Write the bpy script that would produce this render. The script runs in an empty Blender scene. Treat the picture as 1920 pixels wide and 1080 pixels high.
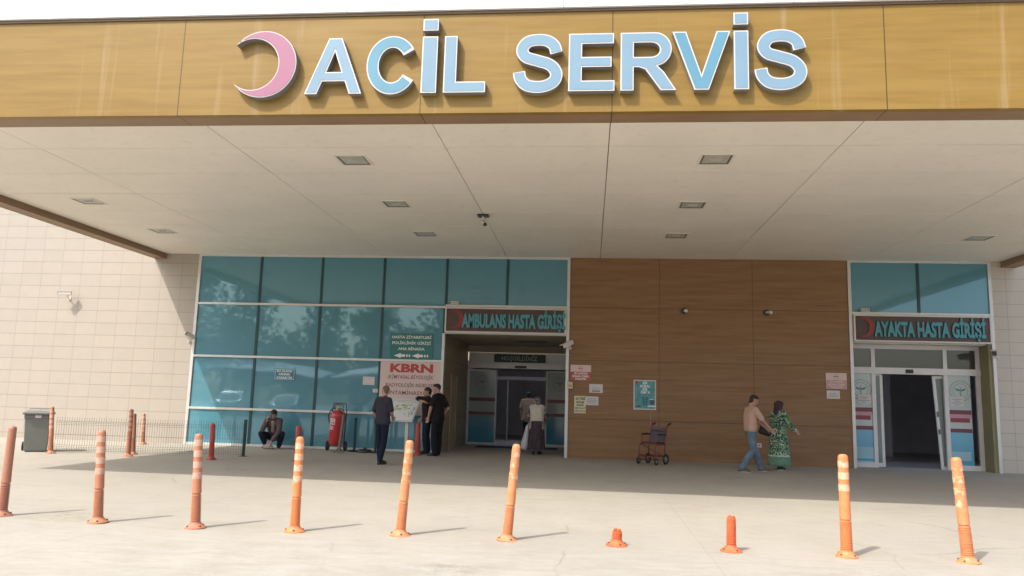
import bpy, bmesh, math, random
from mathutils import Vector, Matrix
random.seed(7)
R = math.radians
scene = bpy.context.scene
C = scene.collection

# ------------------------------------------------------------------ camera, sky, sun, exposure
FPX, EYE = 1454.816, 1.45
AX = ((0.9947481, 0.01426502, -0.10135446), (0.09820116, 0.14617315, 0.98437287), (0.0288574, -0.98915616, 0.14400463))
cam_d = bpy.data.cameras.new("camera"); cam = bpy.data.objects.new("camera", cam_d); C.objects.link(cam)
cam_d.sensor_width = 36; cam_d.lens = FPX / 1920 * 36; cam_d.clip_end = 600; cam_d.clip_start = 0.05
cr = Vector((AX[0][0], AX[1][0], AX[2][0])); cd = Vector((AX[0][1], AX[1][1], AX[2][1])); cf = Vector((AX[0][2], AX[1][2], AX[2][2]))
M4 = Matrix((cr, -cd, -cf)).transposed().to_4x4(); M4.translation = (0, 0, EYE); cam.matrix_world = M4
scene.camera = cam
SUN = Vector((0.53, 0.68, -1.0)).normalized()
w = bpy.data.worlds.new("World"); scene.world = w; w.use_nodes = True
wn = w.node_tree; bg = wn.nodes["Background"]; sky = wn.nodes.new("ShaderNodeTexSky"); sky.sky_type = 'NISHITA'
sky.sun_disc = False; sky.sun_elevation = math.asin(-SUN.z); sky.sun_rotation = math.atan2(-SUN.x, -SUN.y) % (2 * math.pi)
sky.dust_density = 3.5; sky.air_density = 1.0; sky.ozone_density = 1.0
wn.links.new(sky.outputs[0], bg.inputs[0]); bg.inputs[1].default_value = 0.15
sl = bpy.data.lights.new("sun", 'SUN'); sl.energy = 2.0; sl.angle = R(0.5); sl.color = (1.0, 0.96, 0.90)
so = bpy.data.objects.new("sun", sl); C.objects.link(so); so.rotation_euler = SUN.to_track_quat('-Z', 'Y').to_euler()
scene.view_settings.view_transform = 'Standard'; scene.view_settings.look = 'None'
scene.view_settings.exposure = 1.12; scene.view_settings.gamma = 1
scene.cycles.max_bounces = 10; scene.cycles.diffuse_bounces = 6

def ray(px, py):
    r = (px - 960, py - 540, FPX)
    return [sum(r[i] * a[i] for i in range(3)) for a in AX]
def P(px, py, Y):          # image point -> (X, Z) on the upright plane at depth Y
    d = ray(px, py); t = Y / d[1]; return (d[0] * t, EYE + d[2] * t)
def G(px, py, Z=0.0):      # image point -> (X, Y) on a level plane
    d = ray(px, py); t = (Z - EYE) / d[2]; return (d[0] * t, d[1] * t)

# ------------------------------------------------------------------ materials
def lin(c): return tuple(((v / 255) / 12.92 if v / 255 <= .04045 else ((v / 255 + .055) / 1.055) ** 2.4) for v in c)
MATS = {}
def mat(name, col, rough=.6, metal=0.0, var=0.0, vscale=6.0, bump=0.0, bscale=60.0, spec=.5, stretch=(1, 1, 1), col2=None, trans=0, coat=0):
    if name in MATS: return MATS[name]
    m = bpy.data.materials.new(name); m.use_nodes = True; nt = m.node_tree; b = nt.nodes["Principled BSDF"]
    b.inputs["Base Color"].default_value = (*col, 1); b.inputs["Roughness"].default_value = rough
    b.inputs["Metallic"].default_value = metal; b.inputs["Specular IOR Level"].default_value = spec
    if coat: b.inputs["Coat Weight"].default_value = coat; b.inputs["Coat Roughness"].default_value = .08
    if trans: b.inputs["Transmission Weight"].default_value = trans
    if var or bump:
        tc = nt.nodes.new("ShaderNodeTexCoord"); mp = nt.nodes.new("ShaderNodeMapping"); mp.inputs["Scale"].default_value = stretch
        nt.links.new(tc.outputs["Object"], mp.inputs[0])
    if var:
        n = nt.nodes.new("ShaderNodeTexNoise"); n.inputs["Scale"].default_value = vscale; n.inputs["Detail"].default_value = 6; n.inputs["Roughness"].default_value = .62
        nt.links.new(mp.outputs[0], n.inputs[0])
        r = nt.nodes.new("ShaderNodeMapRange"); r.inputs[1].default_value = .3; r.inputs[2].default_value = .7
        nt.links.new(n.outputs[0], r.inputs[0])
        mx = nt.nodes.new("ShaderNodeMix"); mx.data_type = 'RGBA'
        c2 = col2 or tuple(max(0, v * (1 - var)) for v in col)
        c1 = col if col2 else tuple(min(1, v * (1 + var)) for v in col)
        mx.inputs[6].default_value = (*c1, 1); mx.inputs[7].default_value = (*c2, 1)
        nt.links.new(r.outputs[0], mx.inputs[0]); nt.links.new(mx.outputs[2], b.inputs["Base Color"])
    if bump:
        n2 = nt.nodes.new("ShaderNodeTexNoise"); n2.inputs["Scale"].default_value = bscale; n2.inputs["Detail"].default_value = 4
        nt.links.new(mp.outputs[0], n2.inputs[0])
        bp = nt.nodes.new("ShaderNodeBump"); bp.inputs["Strength"].default_value = bump; bp.inputs["Distance"].default_value = .02
        nt.links.new(n2.outputs[0], bp.inputs["Height"]); nt.links.new(bp.outputs[0], b.inputs["Normal"])
    MATS[name] = m; return m

class NG:                                   # tiny node-graph helper
    def __init__(s, m): s.nt = m.node_tree; s.b = s.nt.nodes["Principled BSDF"]
    def node(s, t, **k):
        n = s.nt.nodes.new(t)
        for a, v in k.items(): setattr(n, a, v)
        return n
    def put(s, sock, v):
        if isinstance(v, (int, float)): sock.default_value = v
        elif isinstance(v, tuple): sock.default_value = v if len(v) == 4 or sock.type == 'VECTOR' else (*v, 1)
        else: s.nt.links.new(v, sock)
    def math(s, op, a, b=0.0, c=None):
        n = s.node("ShaderNodeMath", operation=op); s.put(n.inputs[0], a); s.put(n.inputs[1], b)
        if c is not None: s.put(n.inputs[2], c)
        return n.outputs[0]
    def mix(s, f, a, b):
        n = s.node("ShaderNodeMix", data_type='RGBA'); s.put(n.inputs[0], f); s.put(n.inputs[6], a); s.put(n.inputs[7], b); return n.outputs[2]
    def noise(s, vec, sc, det=5, rough=.6, out=0):
        n = s.node("ShaderNodeTexNoise"); n.inputs["Scale"].default_value = sc; n.inputs["Detail"].default_value = det; n.inputs["Roughness"].default_value = rough
        s.nt.links.new(vec, n.inputs[0]); return n.outputs[out]
    def mapr(s, v, a, b, c=0.0, d=1.0):
        n = s.node("ShaderNodeMapRange"); s.put(n.inputs[0], v); n.inputs[1].default_value = a; n.inputs[2].default_value = b; n.inputs[3].default_value = c; n.inputs[4].default_value = d; return n.outputs[0]
    def coord(s, scale=(1, 1, 1), kind="Object"):
        tc = s.node("ShaderNodeTexCoord"); mp = s.node("ShaderNodeMapping"); mp.inputs["Scale"].default_value = scale
        s.nt.links.new(tc.outputs[kind], mp.inputs[0]); return mp.outputs[0]
    def sep(s, v):
        n = s.node("ShaderNodeSeparateXYZ"); s.nt.links.new(v, n.inputs[0]); return n.outputs
    def joint(s, x, x0, wd, j):             # 1 on a joint of width j every wd
        t = s.math('FRACT', s.math('DIVIDE', s.math('SUBTRACT', x, x0 - wd * 50), wd))
        return s.math('MAXIMUM', s.math('LESS_THAN', t, j / 2 / wd), s.math('GREATER_THAN', t, 1 - j / 2 / wd))
    def cell(s, x, x0, wd): return s.math('FLOOR', s.math('DIVIDE', s.math('SUBTRACT', x, x0), wd))
    def bump(s, h, st=.3, dist=.02):
        n = s.node("ShaderNodeBump"); n.inputs["Strength"].default_value = st; n.inputs["Distance"].default_value = dist
        s.put(n.inputs["Height"], h); s.nt.links.new(n.outputs[0], s.b.inputs["Normal"])
    def base(s, v): s.put(s.b.inputs["Base Color"], v)
    def set(s, k, v): s.put(s.b.inputs[k], v)
def newmat(name):
    m = bpy.data.materials.new(name); m.use_nodes = True; MATS[name] = m; return m, NG(m)

# concrete ground, bleached slab with stains, worn patches and hairline cracks
m_ground, g = newmat("concrete_ground"); v = g.coord()
n1 = g.noise(v, .22, 6, .6); n2 = g.noise(v, 1.7, 8, .65); n3 = g.noise(v, 26, 5, .7)
c = g.mix(g.mapr(n1, .35, .65), (.385, .355, .29), (.335, .31, .258))
c = g.mix(g.math('MULTIPLY', g.mapr(n2, .48, .70), .5), c, (.30, .27, .21))
c = g.mix(g.math('MULTIPLY', g.mapr(n3, .45, .75), .16), c, (.28, .26, .22))
xyz = g.sep(v); xyz_ = xyz
near = g.mapr(xyz[1], 8.6, 7.4)             # worn, scuffed pale strip along the bollard line towards the road
v2 = g.coord((1, 2.6, 1)); n4 = g.noise(v2, 2.1, 9, .72)
c = g.mix(g.math('MULTIPLY', g.math('MULTIPLY', near, g.mapr(n4, .45, .62)), .45), c, (.44, .425, .385))
c = g.mix(g.math('MULTIPLY', g.math('MULTIPLY', near, g.mapr(n4, .42, .36)), .22), c, (.30, .28, .25))
vo = g.node("ShaderNodeTexVoronoi", feature='DISTANCE_TO_EDGE'); vo.inputs["Scale"].default_value = .33
wv = g.node("ShaderNodeMix", data_type='VECTOR'); wv.inputs[0].default_value = .16
g.nt.links.new(v, wv.inputs[4]); g.nt.links.new(g.noise(v, 1.3, 5, .6, 1), wv.inputs[5]); g.nt.links.new(wv.outputs[1], vo.inputs[0])
crack = g.math('MULTIPLY', g.math('LESS_THAN', vo.outputs[0], .0035), g.mapr(g.noise(v, .5, 3), .5, .6))
c = g.mix(g.math('MULTIPLY', crack, .4), c, (.16, .14, .11))
n6 = g.noise(v, 6.5, 8, .75); c = g.mix(g.math('MULTIPLY', g.mapr(n6, .50, .72), .30), c, (.25, .225, .18))
n7 = g.noise(g.coord((.5, 3.2, 1)), 1.1, 6, .6); c = g.mix(g.math('MULTIPLY', g.mapr(n7, .56, .70), .28), c, (.27, .245, .205))
for (sx_, sy_, sr_, cc_) in ((-5.9, 8.6, .75, (.20, .19, .09)), (-1.2, 6.9, .5, (.16, .15, .13)), (.6, 15.2, .6, (.2, .18, .16)), (3.0, 17.0, .4, (.15, .13, .12)), (-6.8, 14.6, .5, (.22, .2, .17)), (2.6, 7.4, .7, (.24, .22, .18))):
    dd = g.math('SQRT', g.math('ADD', g.math('POWER', g.math('SUBTRACT', xyz_[0], sx_), 2.0), g.math('POWER', g.math('MULTIPLY', g.math('SUBTRACT', xyz_[1], sy_), 1.6), 2.0)))
    c = g.mix(g.math('MULTIPLY', g.math('MULTIPLY', g.mapr(dd, sr_, sr_ * .2), g.mapr(n6, .42, .62)), .55), c, cc_)
slab = g.math('MAXIMUM', g.joint(xyz[0], 1.2, 6.2, .012), g.joint(xyz[1], 18.1, 4.9, .012))
c = g.mix(g.math('MULTIPLY', slab, .28), c, (.2, .18, .15))
g.base(c); g.set("Roughness", .78); g.bump(g.noise(v, 90, 4), .12, .01)

# sawn stone cladding tiles
def tile_mat(name, x0, wd, z0, ht, ca, cb, jc=(.16, .14, .12), j=.012):
    m, g = newmat(name); v = g.coord(); s = g.sep(v)
    jt = g.math('MAXIMUM', g.joint(s[0], x0, wd, j * .8), g.joint(s[2], z0, ht, j))
    cx = g.cell(s[0], x0, wd); cz = g.cell(s[2], z0, ht)
    cv = g.node("ShaderNodeCombineXYZ"); g.put(cv.inputs[0], cx); g.put(cv.inputs[1], cz)
    wnn = g.node("ShaderNodeTexWhiteNoise"); g.nt.links.new(cv.outputs[0], wnn.inputs[0])
    c = g.mix(g.math('MULTIPLY', wnn.outputs[0], .7), ca, cb)
    c = g.mix(g.math('MULTIPLY', g.mapr(g.noise(v, 3.5, 6), .4, .7), .3), c, tuple(q * .86 for q in ca))
    c = g.mix(g.math('MULTIPLY', jt, .55), c, jc)
    g.base(c); g.set("Roughness", .55); g.bump(g.math('SUBTRACT', g.math('MULTIPLY', g.noise(v, 40, 3), .15), jt), .5, .006); return m
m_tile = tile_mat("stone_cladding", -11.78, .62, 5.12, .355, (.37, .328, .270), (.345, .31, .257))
m_tile2 = tile_mat("shaded_stone_cladding", 10.72, .62, 5.29, .33, (.52, .46, .38), (.48, .43, .36))  # the cream stone again, its colour set apart for the wall in shade

# wood-look laminate: long soft horizontal grain
def wood_mat(name, ca, cb, cc, x0, wd, zs, rough=.45, stain=0, jc=(.03, .02, .015), xs=None):
    m, g = newmat(name); v = g.coord((.55, .55, 9)); o = g.coord(); s = g.sep(o)
    n1 = g.noise(v, 1.6, 7, .62); n2 = g.noise(g.coord((.22, .22, 3.2)), 2.2, 4, .5)
    c = g.mix(g.mapr(n1, .36, .66), ca, cb); c = g.mix(g.math('MULTIPLY', g.mapr(n2, .45, .7), .6), c, cc)
    if stain:
        st = g.noise(g.coord((2.2, 2.2, .12)), 1.4, 4, .6)
        c = g.mix(g.math('MULTIPLY', g.mapr(st, .58, .80), stain), c, (.72, .66, .55))
    jt = 0.0 if xs else g.joint(s[0], x0, wd, .012)
    for x in xs or (): jt = g.math('MAXIMUM', jt, g.math('LESS_THAN', g.math('ABSOLUTE', g.math('SUBTRACT', s[0], x)), .007))
    for z in zs: jt = g.math('MAXIMUM', jt, g.math('LESS_THAN', g.math('ABSOLUTE', g.math('SUBTRACT', s[2], z)), .007))
    c = g.mix(g.math('MULTIPLY', jt, .8), c, jc); g.base(c); g.set("Roughness", rough); g.set("Specular IOR Level", .3)
    return m
m_fascia = wood_mat("golden_wood_laminate", (.245, .152, .032), (.205, .122, .024), (.265, .170, .045), -2.24, 3.0, (), stain=.22, xs=(-9.2, -5.77, -2.33, .24, 3.71, 7.2))
m_brown = wood_mat("brown_wood_laminate", (.27, .148, .068), (.205, .110, .050), (.30, .178, .094), -.62, 2.46, (4.03, 2.59, 1.03), jc=(.035, .022, .015))
m_under = wood_mat("brown_trim_laminate", (.27, .17, .10), (.23, .145, .085), (.29, .19, .115), -2.24, 3.45, (), xs=(-9.2, -5.77, -2.33, .24, 3.71, 7.2))
m_recess = wood_mat("olive_brown_wall_panels", (.29, .22, .13), (.25, .19, .115), (.31, .245, .155), -4.2, 20, (2.55, 1.75, .9))
m_reveal = mat("olive_reveal_tiles", (.24, .215, .115), .6, var=.1, vscale=2)

m_white = mat("white_cladding", (.86, .86, .86), .4, var=.02, vscale=1)
m_alu = mat("satin_aluminium", (.60, .58, .55), .35, metal=.35, var=.05, vscale=3)
m_whitealu = mat("white_coated_aluminium", (.66, .64, .62), .35, var=.05, vscale=4)
m_mull = mat("dark_green_mullion", (.012, .055, .06), .3)
m_dark = mat("dark_grey_interior", (.36, .30, .31), .7, var=.15, vscale=2)
m_hall = mat("hall_plaster", (.56, .54, .54), .7, var=.1, vscale=1.5)
m_black = mat("black_plastic", (.015, .015, .016), .45)
m_grey = mat("grey_plastic", (.25, .25, .25), .5)
m_beige = mat("beige_render", (.40, .34, .26), .8, var=.06, vscale=2)
m_soffit, g = newmat("cream_soffit_panel"); v = g.coord()
c = g.mix(g.mapr(g.noise(v, .8, 5), .35, .65), (.82, .765, .68), (.77, .72, .64)); c = g.mix(g.math('MULTIPLY', g.mapr(g.noise(v, 5, 6), .55, .75), .2), c, (.42, .36, .28))
g.base(c); g.set("Roughness", .5)

# tinted reflective glazing
m_glass, g = newmat("tinted_reflective_glass"); v = g.coord()
n = g.noise(v, .55, 2, .5)
g.base(g.mix(g.mapr(g.noise(v, .8, 3), .3, .7), (.060, .205, .262), (.070, .228, .285)))
g.set("Roughness", .35); g.bump(n, .12, .03)
out = g.nt.nodes["Material Output"]; gl = g.node("ShaderNodeBsdfGlossy"); gl.inputs[0].default_value = (.6, .84, .95, 1); gl.inputs["Roughness"].default_value = .03
bpn = [q for q in g.nt.nodes if q.type == 'BUMP'][0]; g.nt.links.new(bpn.outputs[0], gl.inputs["Normal"])
fr = g.node("ShaderNodeFresnel"); fr.inputs[0].default_value = 1.45
ms = g.node("ShaderNodeMixShader"); g.put(ms.inputs[0], g.math('ADD', g.math('MULTIPLY', fr.outputs[0], .6), .06))
g.nt.links.new(g.b.outputs[0], ms.inputs[1]); g.nt.links.new(gl.outputs[0], ms.inputs[2]); g.nt.links.new(ms.outputs[0], out.inputs[0])
m_clear, g = newmat("dark_clear_glass")
g.base((.05, .055, .055)); g.set("Roughness", .06); g.set("Specular IOR Level", .8)
# frosted, printed door glass
def doorglass(name, top, bot, z1):
    m, g = newmat(name); s = g.sep(g.coord()); f = g.mapr(s[2], z1, z1 - .45)
    g.base(g.mix(g.math('LESS_THAN', s[2], z1), top, g.mix(f, tuple(q * 1.0 for q in bot[0]), bot[1]))); g.set("Roughness", .12); g.set("Specular IOR Level", .7); return m
m_dgA = doorglass("frosted_door_film", (.33, .37, .37), ((.16, .30, .36), (.05, .24, .36)), .98)
m_dgB = doorglass("bright_frosted_door_film", (.46, .54, .53), ((.12, .42, .58), (.08, .34, .50)), .98)

# ------------------------------------------------------------------ mesh builder
class MB:
    def __init__(s): s.v = []; s.f = []; s.mi = []
    def add(s, vs, fs, mi=0):
        o = len(s.v); s.v += [tuple(q) for q in vs]; s.f += [tuple(i + o for i in f) for f in fs]; s.mi += [mi] * len(fs); return s
    def box(s, x0, x1, y0, y1, z0, z1, mi=0, M=None):
        if x0 > x1: x0, x1 = x1, x0
        if y0 > y1: y0, y1 = y1, y0
        if z0 > z1: z0, z1 = z1, z0
        vs = [Vector((x, y, z)) for z in (z0, z1) for y in (y0, y1) for x in (x0, x1)]
        if M: vs = [M @ q for q in vs]
        return s.add(vs, [(0, 2, 3, 1), (4, 5, 7, 6), (0, 1, 5, 4), (2, 6, 7, 3), (0, 4, 6, 2), (1, 3, 7, 5)], mi)
    def cyl(s, p0, p1, r0, r1=None, n=14, mi=0, cap=True):
        r1 = r0 if r1 is None else r1; p0 = Vector(p0); p1 = Vector(p1); d = (p1 - p0).normalized()
        a = d.orthogonal().normalized(); b = d.cross(a); vs = []
        for p, r in ((p0, r0), (p1, r1)):
            for i in range(n): t = 2 * math.pi * i / n; vs.append(p + a * r * math.cos(t) + b * r * math.sin(t))
        fs = [(i, (i + 1) % n, n + (i + 1) % n, n + i) for i in range(n)]
        if cap: fs += [tuple(range(n))[::-1], tuple(range(n, 2 * n))]
        return s.add(vs, fs, mi)
    def tube(s, pts, r, n=8, closed=False, mi=0):
        pts = [Vector(p) for p in pts]; m = len(pts); rings = []; prev = None
        for i, p in enumerate(pts):
            a = pts[(i - 1) % m] if (i > 0 or closed) else p; b = pts[(i + 1) % m] if (i < m - 1 or closed) else p
            d = (b - a).normalized()
            u = (prev - d * prev.dot(d)) if prev is not None and (prev - d * prev.dot(d)).length > 1e-4 else d.orthogonal()
            u.normalize(); prev = u; v = d.cross(u); rr = r[i] if isinstance(r, (list, tuple)) else r
            rings.append([p + u * rr * math.cos(2 * math.pi * k / n) + v * rr * math.sin(2 * math.pi * k / n) for k in range(n)])
        vs = [q for g_ in rings for q in g_]; fs = []
        for i in range(m if closed else m - 1):
            j = (i + 1) % m
            fs += [(i * n + k, i * n + (k + 1) % n, j * n + (k + 1) % n, j * n + k) for k in range(n)]
        if not closed: fs += [tuple(range(n))[::-1], tuple(range((m - 1) * n, m * n))]
        return s.add(vs, fs, mi)
    def lathe(s, prof, n=24, c=(0, 0, 0), mi=0):    # prof: (r, z)
        vs = []
        for r, z in prof:
            for k in range(n): t = 2 * math.pi * k / n; vs.append((c[0] + r * math.cos(t), c[1] + r * math.sin(t), c[2] + z))
        fs = []
        for i in range(len(prof) - 1):
            fs += [(i * n + k, i * n + (k + 1) % n, (i + 1) * n + (k + 1) % n, (i + 1) * n + k) for k in range(n)]
        fs += [tuple(range(n))[::-1], tuple(range((len(prof) - 1) * n, len(prof) * n))]
        return s.add(vs, fs, mi)
    def loft(s, rings, mi=0, caps=True):
        n = len(rings[0]); vs = [q for r in rings for q in r]; fs = []
        for i in range(len(rings) - 1):
            fs += [(i * n + k, i * n + (k + 1) % n, (i + 1) * n + (k + 1) % n, (i + 1) * n + k) for k in range(n)]
        if caps: fs += [tuple(range(n))[::-1], tuple(range((len(rings) - 1) * n, len(rings) * n))]
        return s.add(vs, fs, mi)
    def prism(s, poly, y0, y1, mi=0):       # poly in (x, z), extruded in y
        n = len(poly); vs = [(x, y0, z) for x, z in poly] + [(x, y1, z) for x, z in poly]
        return s.add(vs, [tuple(range(n)), tuple(range(n, 2 * n))[::-1]] + [(i, n + i, n + (i + 1) % n, (i + 1) % n) for i in range(n)], mi)
    def build(s, name, m, parent=None, smooth=False, origin=None, label=None, bevel=0):
        off = Vector((0, 0, 0)); q = parent
        while q is not None: off += q.location; q = q.parent
        if origin is not None: off = Vector(origin)
        me = bpy.data.meshes.new(name); me.from_pydata([tuple(Vector(p) - off) for p in s.v], [], s.f)
        ms = m if isinstance(m, (list, tuple)) else [m]
        for q in ms: me.materials.append(q)
        if len(ms) > 1: me.polygons.foreach_set("material_index", s.mi)
        bm = bmesh.new(); bm.from_mesh(me); bmesh.ops.recalc_face_normals(bm, faces=bm.faces)
        if bevel: bmesh.ops.bevel(bm, geom=[e for e in bm.edges if e.is_manifold and e.calc_face_angle(0) > .6], offset=bevel, segments=2, affect='EDGES', profile=.6)
        bm.to_mesh(me); bm.free()
        if smooth: me.polygons.foreach_set("use_smooth", [True] * len(me.polygons))
        o = bpy.data.objects.new(name, me); C.objects.link(o)
        if parent is not None: o.parent = parent
        elif origin is not None: o.location = origin
        if label: o['label'] = label
        return o
def tag(o, label=None, cat=None, group=None, kind=None):
    if label: o['label'] = label
    if cat: o['category'] = cat
    if group: o['group'] = group
    if kind: o['kind'] = kind
    return o
def thing(name, label, cat, loc=(0, 0, 0), group=None):
    o = bpy.data.objects.new(name, None); o.empty_display_size = .2; C.objects.link(o); o.location = loc
    return tag(o, label, cat, group)
def copy_tree(o, parent=None):
    c = o.copy(); C.objects.link(c); c.parent = parent
    for ch in list(o.children): copy_tree(ch, c)
    return c
def evalmesh(o):
    bpy.context.view_layer.update(); dg = bpy.context.evaluated_depsgraph_get()
    me = bpy.data.meshes.new_from_object(o.evaluated_get(dg)); return me

# lettering: built-in face, fitted to a box, standing on the plane y facing -Y
_cap = [None]
def textmesh(body, bold=0.0):
    cu = bpy.data.curves.new("t", 'FONT'); cu.body = body; cu.resolution_u = 3; cu.offset = bold; cu.fill_mode = 'FRONT'
    o = bpy.data.objects.new("t", cu); C.objects.link(o); me = evalmesh(o); bpy.data.objects.remove(o); bpy.data.curves.remove(cu); return me
def text_into(mb, body, x0, x1, z0, z1, y, bold=0.02, depth=0.0, mi=0, slant=0):
    """x0..x1 = extent of the line, z0..z1 = capital height"""
    me = textmesh(body, bold)
    if _cap[0] is None: hm = textmesh("H"); _cap[0] = max(v.co.y for v in hm.vertices)
    xs = [v.co.x for v in me.vertices]
    if not xs: return
    a, b = min(xs), max(xs); sx = (x1 - x0) / (b - a); sz = (z1 - z0) / _cap[0]
    f = lambda co, yy: (x0 + (co.x - a) * sx + slant * co.y * sz, yy, z0 + co.y * sz)
    fs = [tuple(p.vertices) for p in me.polygons]
    if depth:
        n = len(me.vertices); ec = {}
        for p in fs:
            for i in range(len(p)):
                e = (p[i], p[(i + 1) % len(p)]); ec[e] = 1
        side = [(e[0], e[1], e[1] + n, e[0] + n) for e in ec if (e[1], e[0]) not in ec]
        mb.add([f(v.co, y - depth) for v in me.vertices] + [f(v.co, y) for v in me.vertices], fs + side, mi)
    else: mb.add([f(v.co, y) for v in me.vertices], fs, mi)
    bpy.data.meshes.remove(me)

# ------------------------------------------------------------------ setting: ground
mb = MB(); mb.add([(-90, -70, 0), (90, -70, 0), (90, 90, 0), (-90, 90, 0)], [(0, 1, 2, 3)])
o = mb.build("ground", m_ground); tag(o, "pale concrete forecourt", None, None, "structure")

# ------------------------------------------------------------------ hospital building
D = 21.1; SOF = 5.40; LIP = 5.25; YF = 9.83
hb = thing("hospital_building", "hospital block with cream stone cladding, blue glazing and deep golden canopy", "building", (0, D, 0))
def part(mb, name, m, parent=None, **k): return mb.build(name, m, parent or hb, **k)
o = part(MB().box(-34, -11.28, D, D + .3, 0, 12.2), "wall", m_tile, label="sunlit cream stone tile wall left of the glazing")
o = part(MB().box(10.36, 34, D, D + .3, 0, 12.2), "wall", m_tile2, label="shaded stone tile wall right of the doors")
o = part(MB().box(-.57, 6.76, D, D + .3, 0, SOF + .1), "wall", m_brown, label="brown wood panelled wall between the entrances")
o = part(MB().box(-11.28, 10.36, D + .02, D + .3, SOF + .06, 12.2).box(-34, -33.7, D + .3, D + 14, 0, 9).box(33.7, 34, D + .3, D + 14, 0, 9).box(-34, 34, D + 13.8, D + 14, 0, 9), "upper_wall", m_beige)  # unseen top raised to keep direct sun off the hall ceiling openings
part(MB().box(-11.2, -4.05, D + .25, D + .3, 0, SOF), "backing_wall", m_dark)
# canopy
cL, cR = -12.65, 10.98
can = part(MB().box(cL, cR, YF, YF + .10, LIP, 6.66).box(cL, cL + .10, YF + .10, D, LIP, 6.66).box(cR - .10, cR, YF + .10, D, LIP, 6.66), "canopy", m_fascia)
part(MB().box(cL + .002, cR - .002, YF + .101, YF + .42, LIP + .001, LIP + .10).box(cL + .101, cL + .36, YF + .42, D - .002, LIP + .001, LIP + .10).box(cR - .36, cR - .101, YF + .42, D - .002, LIP + .001, LIP + .10)
     .box(cL + .34, cL + .36, YF + .44, D - .002, LIP + .101, SOF + .03).box(cR - .36, cR - .34, YF + .44, D - .002, LIP + .101, SOF + .03).box(cL + .34, cR - .34, YF + .42, YF + .44, LIP + .101, SOF + .03), "underside_trim", m_under, can)
part(MB().box(cL + .05, cR - .05, YF + .05, D - .01, SOF + .06, SOF + .12), "deck", m_dark, can)
part(MB().box(cL - .03, cR + .03, YF - .02, D, 6.661, 6.70), "drip_edge", mat("brown_metal_edge", (.12, .075, .04), .4), can)
mb = MB(); xs_ = [cL - .05, -9.45] + [-6.42 + 3.0 * i for i in range(0, 6)] + [cR + .05]
for a, b in zip(xs_[:-1], xs_[1:]): mb.box(a + .004, b - .004, YF - .06, YF + .04, 6.702, 8.6)
part(mb, "parapet_cladding", m_white, can, bevel=.006)
part(MB().box(cL - .05, cR + .05, YF + .05, YF + .1, 6.745, 8.58), "parapet_backing", m_grey, can)
mb = MB(); xb = [cL + .365, -9.2, -5.77, -2.33, .24, 3.71, 7.2, cR - .365]; yb = [YF + .45] + [10.26 + 1.412 * i for i in range(1, 8)] + [D - .005]
for i in range(len(xb) - 1):
    for j in range(len(yb) - 1):
        dz = random.uniform(-.0015, .0015); gx = .007
        mb.box(xb[i] + gx, xb[i + 1] - gx, yb[j] + .0075, yb[j + 1] - .0075, SOF + dz, SOF + .03)
part(mb, "soffit", m_soffit, can)

# glazed curtain wall
GX = [-11.2, -9.40, -7.59, -5.79, -4.0, -2.3, -.63]; GZ = [.06, 1.01, 2.47, 3.97, 5.34]
mb = MB(); fy0, fy1 = D - .035, D + .12
mb.box(-11.28, -11.2, fy0, fy1, 0, SOF).box(-11.2, -.65, fy0, fy1, 5.34, SOF).box(-11.2, -4.0, fy0 + .01, fy1, 0, .06)
mb.box(-.65, -.57, fy0 - .01, fy1, 0, SOF)
for z in (1.01, 2.47): mb.box(-11.2, -4.06, fy0 - .005, fy1, z - .03, z + .03)
mb.box(-11.2, -4.0, fy0 - .005, fy1, 3.94, 4.0).box(-4.0, -.65, fy0 - .005, fy1, 3.985, 4.045)
mb.box(-4.06, -3.99, fy0 - .01, fy1, 0, 3.24)
cw = part(mb, "curtain_wall", m_alu)
for x in GX[1:-1]:
    mb = MB()
    mb.box(x - .035, x + .035, D - .012, D + .1, 4.046 if x > -4.1 else 4.0, 5.34)
    if x < -4.1:
        for a, b in ((3.94, 2.5), (2.44, 1.04), (.98, .06)): mb.box(x - .035, x + .035, D - .012, D + .1, b, a)
    part(mb, "mullion", m_mull, cw)
part(MB().box(-4.06, -4.0, D - .011, D + .1, 3.24, 3.94), "mullion", m_mull, cw)
k = 0
for r_, (za, zb) in enumerate(((.06, .98), (1.04, 2.44), (2.5, 3.94), (4.0, 5.34))):
    for i in range(6 if r_ == 3 else 4):
        x0 = GX[i] + (.036 if i else 0); x1 = GX[i + 1] - (.036 if i < 5 else .02)
        if r_ < 3 and i == 3: x1 = -4.06
        if r_ == 3 and i > 3: za_ = 4.046
        else: za_ = za
        t = random.uniform(-.0022, .0022); t2 = random.uniform(-.0022, .0022); y = D + .008
        m_ = MB(); m_.add([(x0, y + t, za_), (x1, y - t, za_), (x1, y - t + t2, zb), (x0, y + t + t2, zb), (x0, y + .03, za_), (x1, y + .03, za_), (x1, y + .03, zb), (x0, y + .03, zb)],
                          [(0, 1, 2, 3), (4, 7, 6, 5), (0, 4, 5, 1), (1, 5, 6, 2), (2, 6, 7, 3), (3, 7, 4, 0)])
        part(m_, "pane", m_glass, cw)

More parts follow.
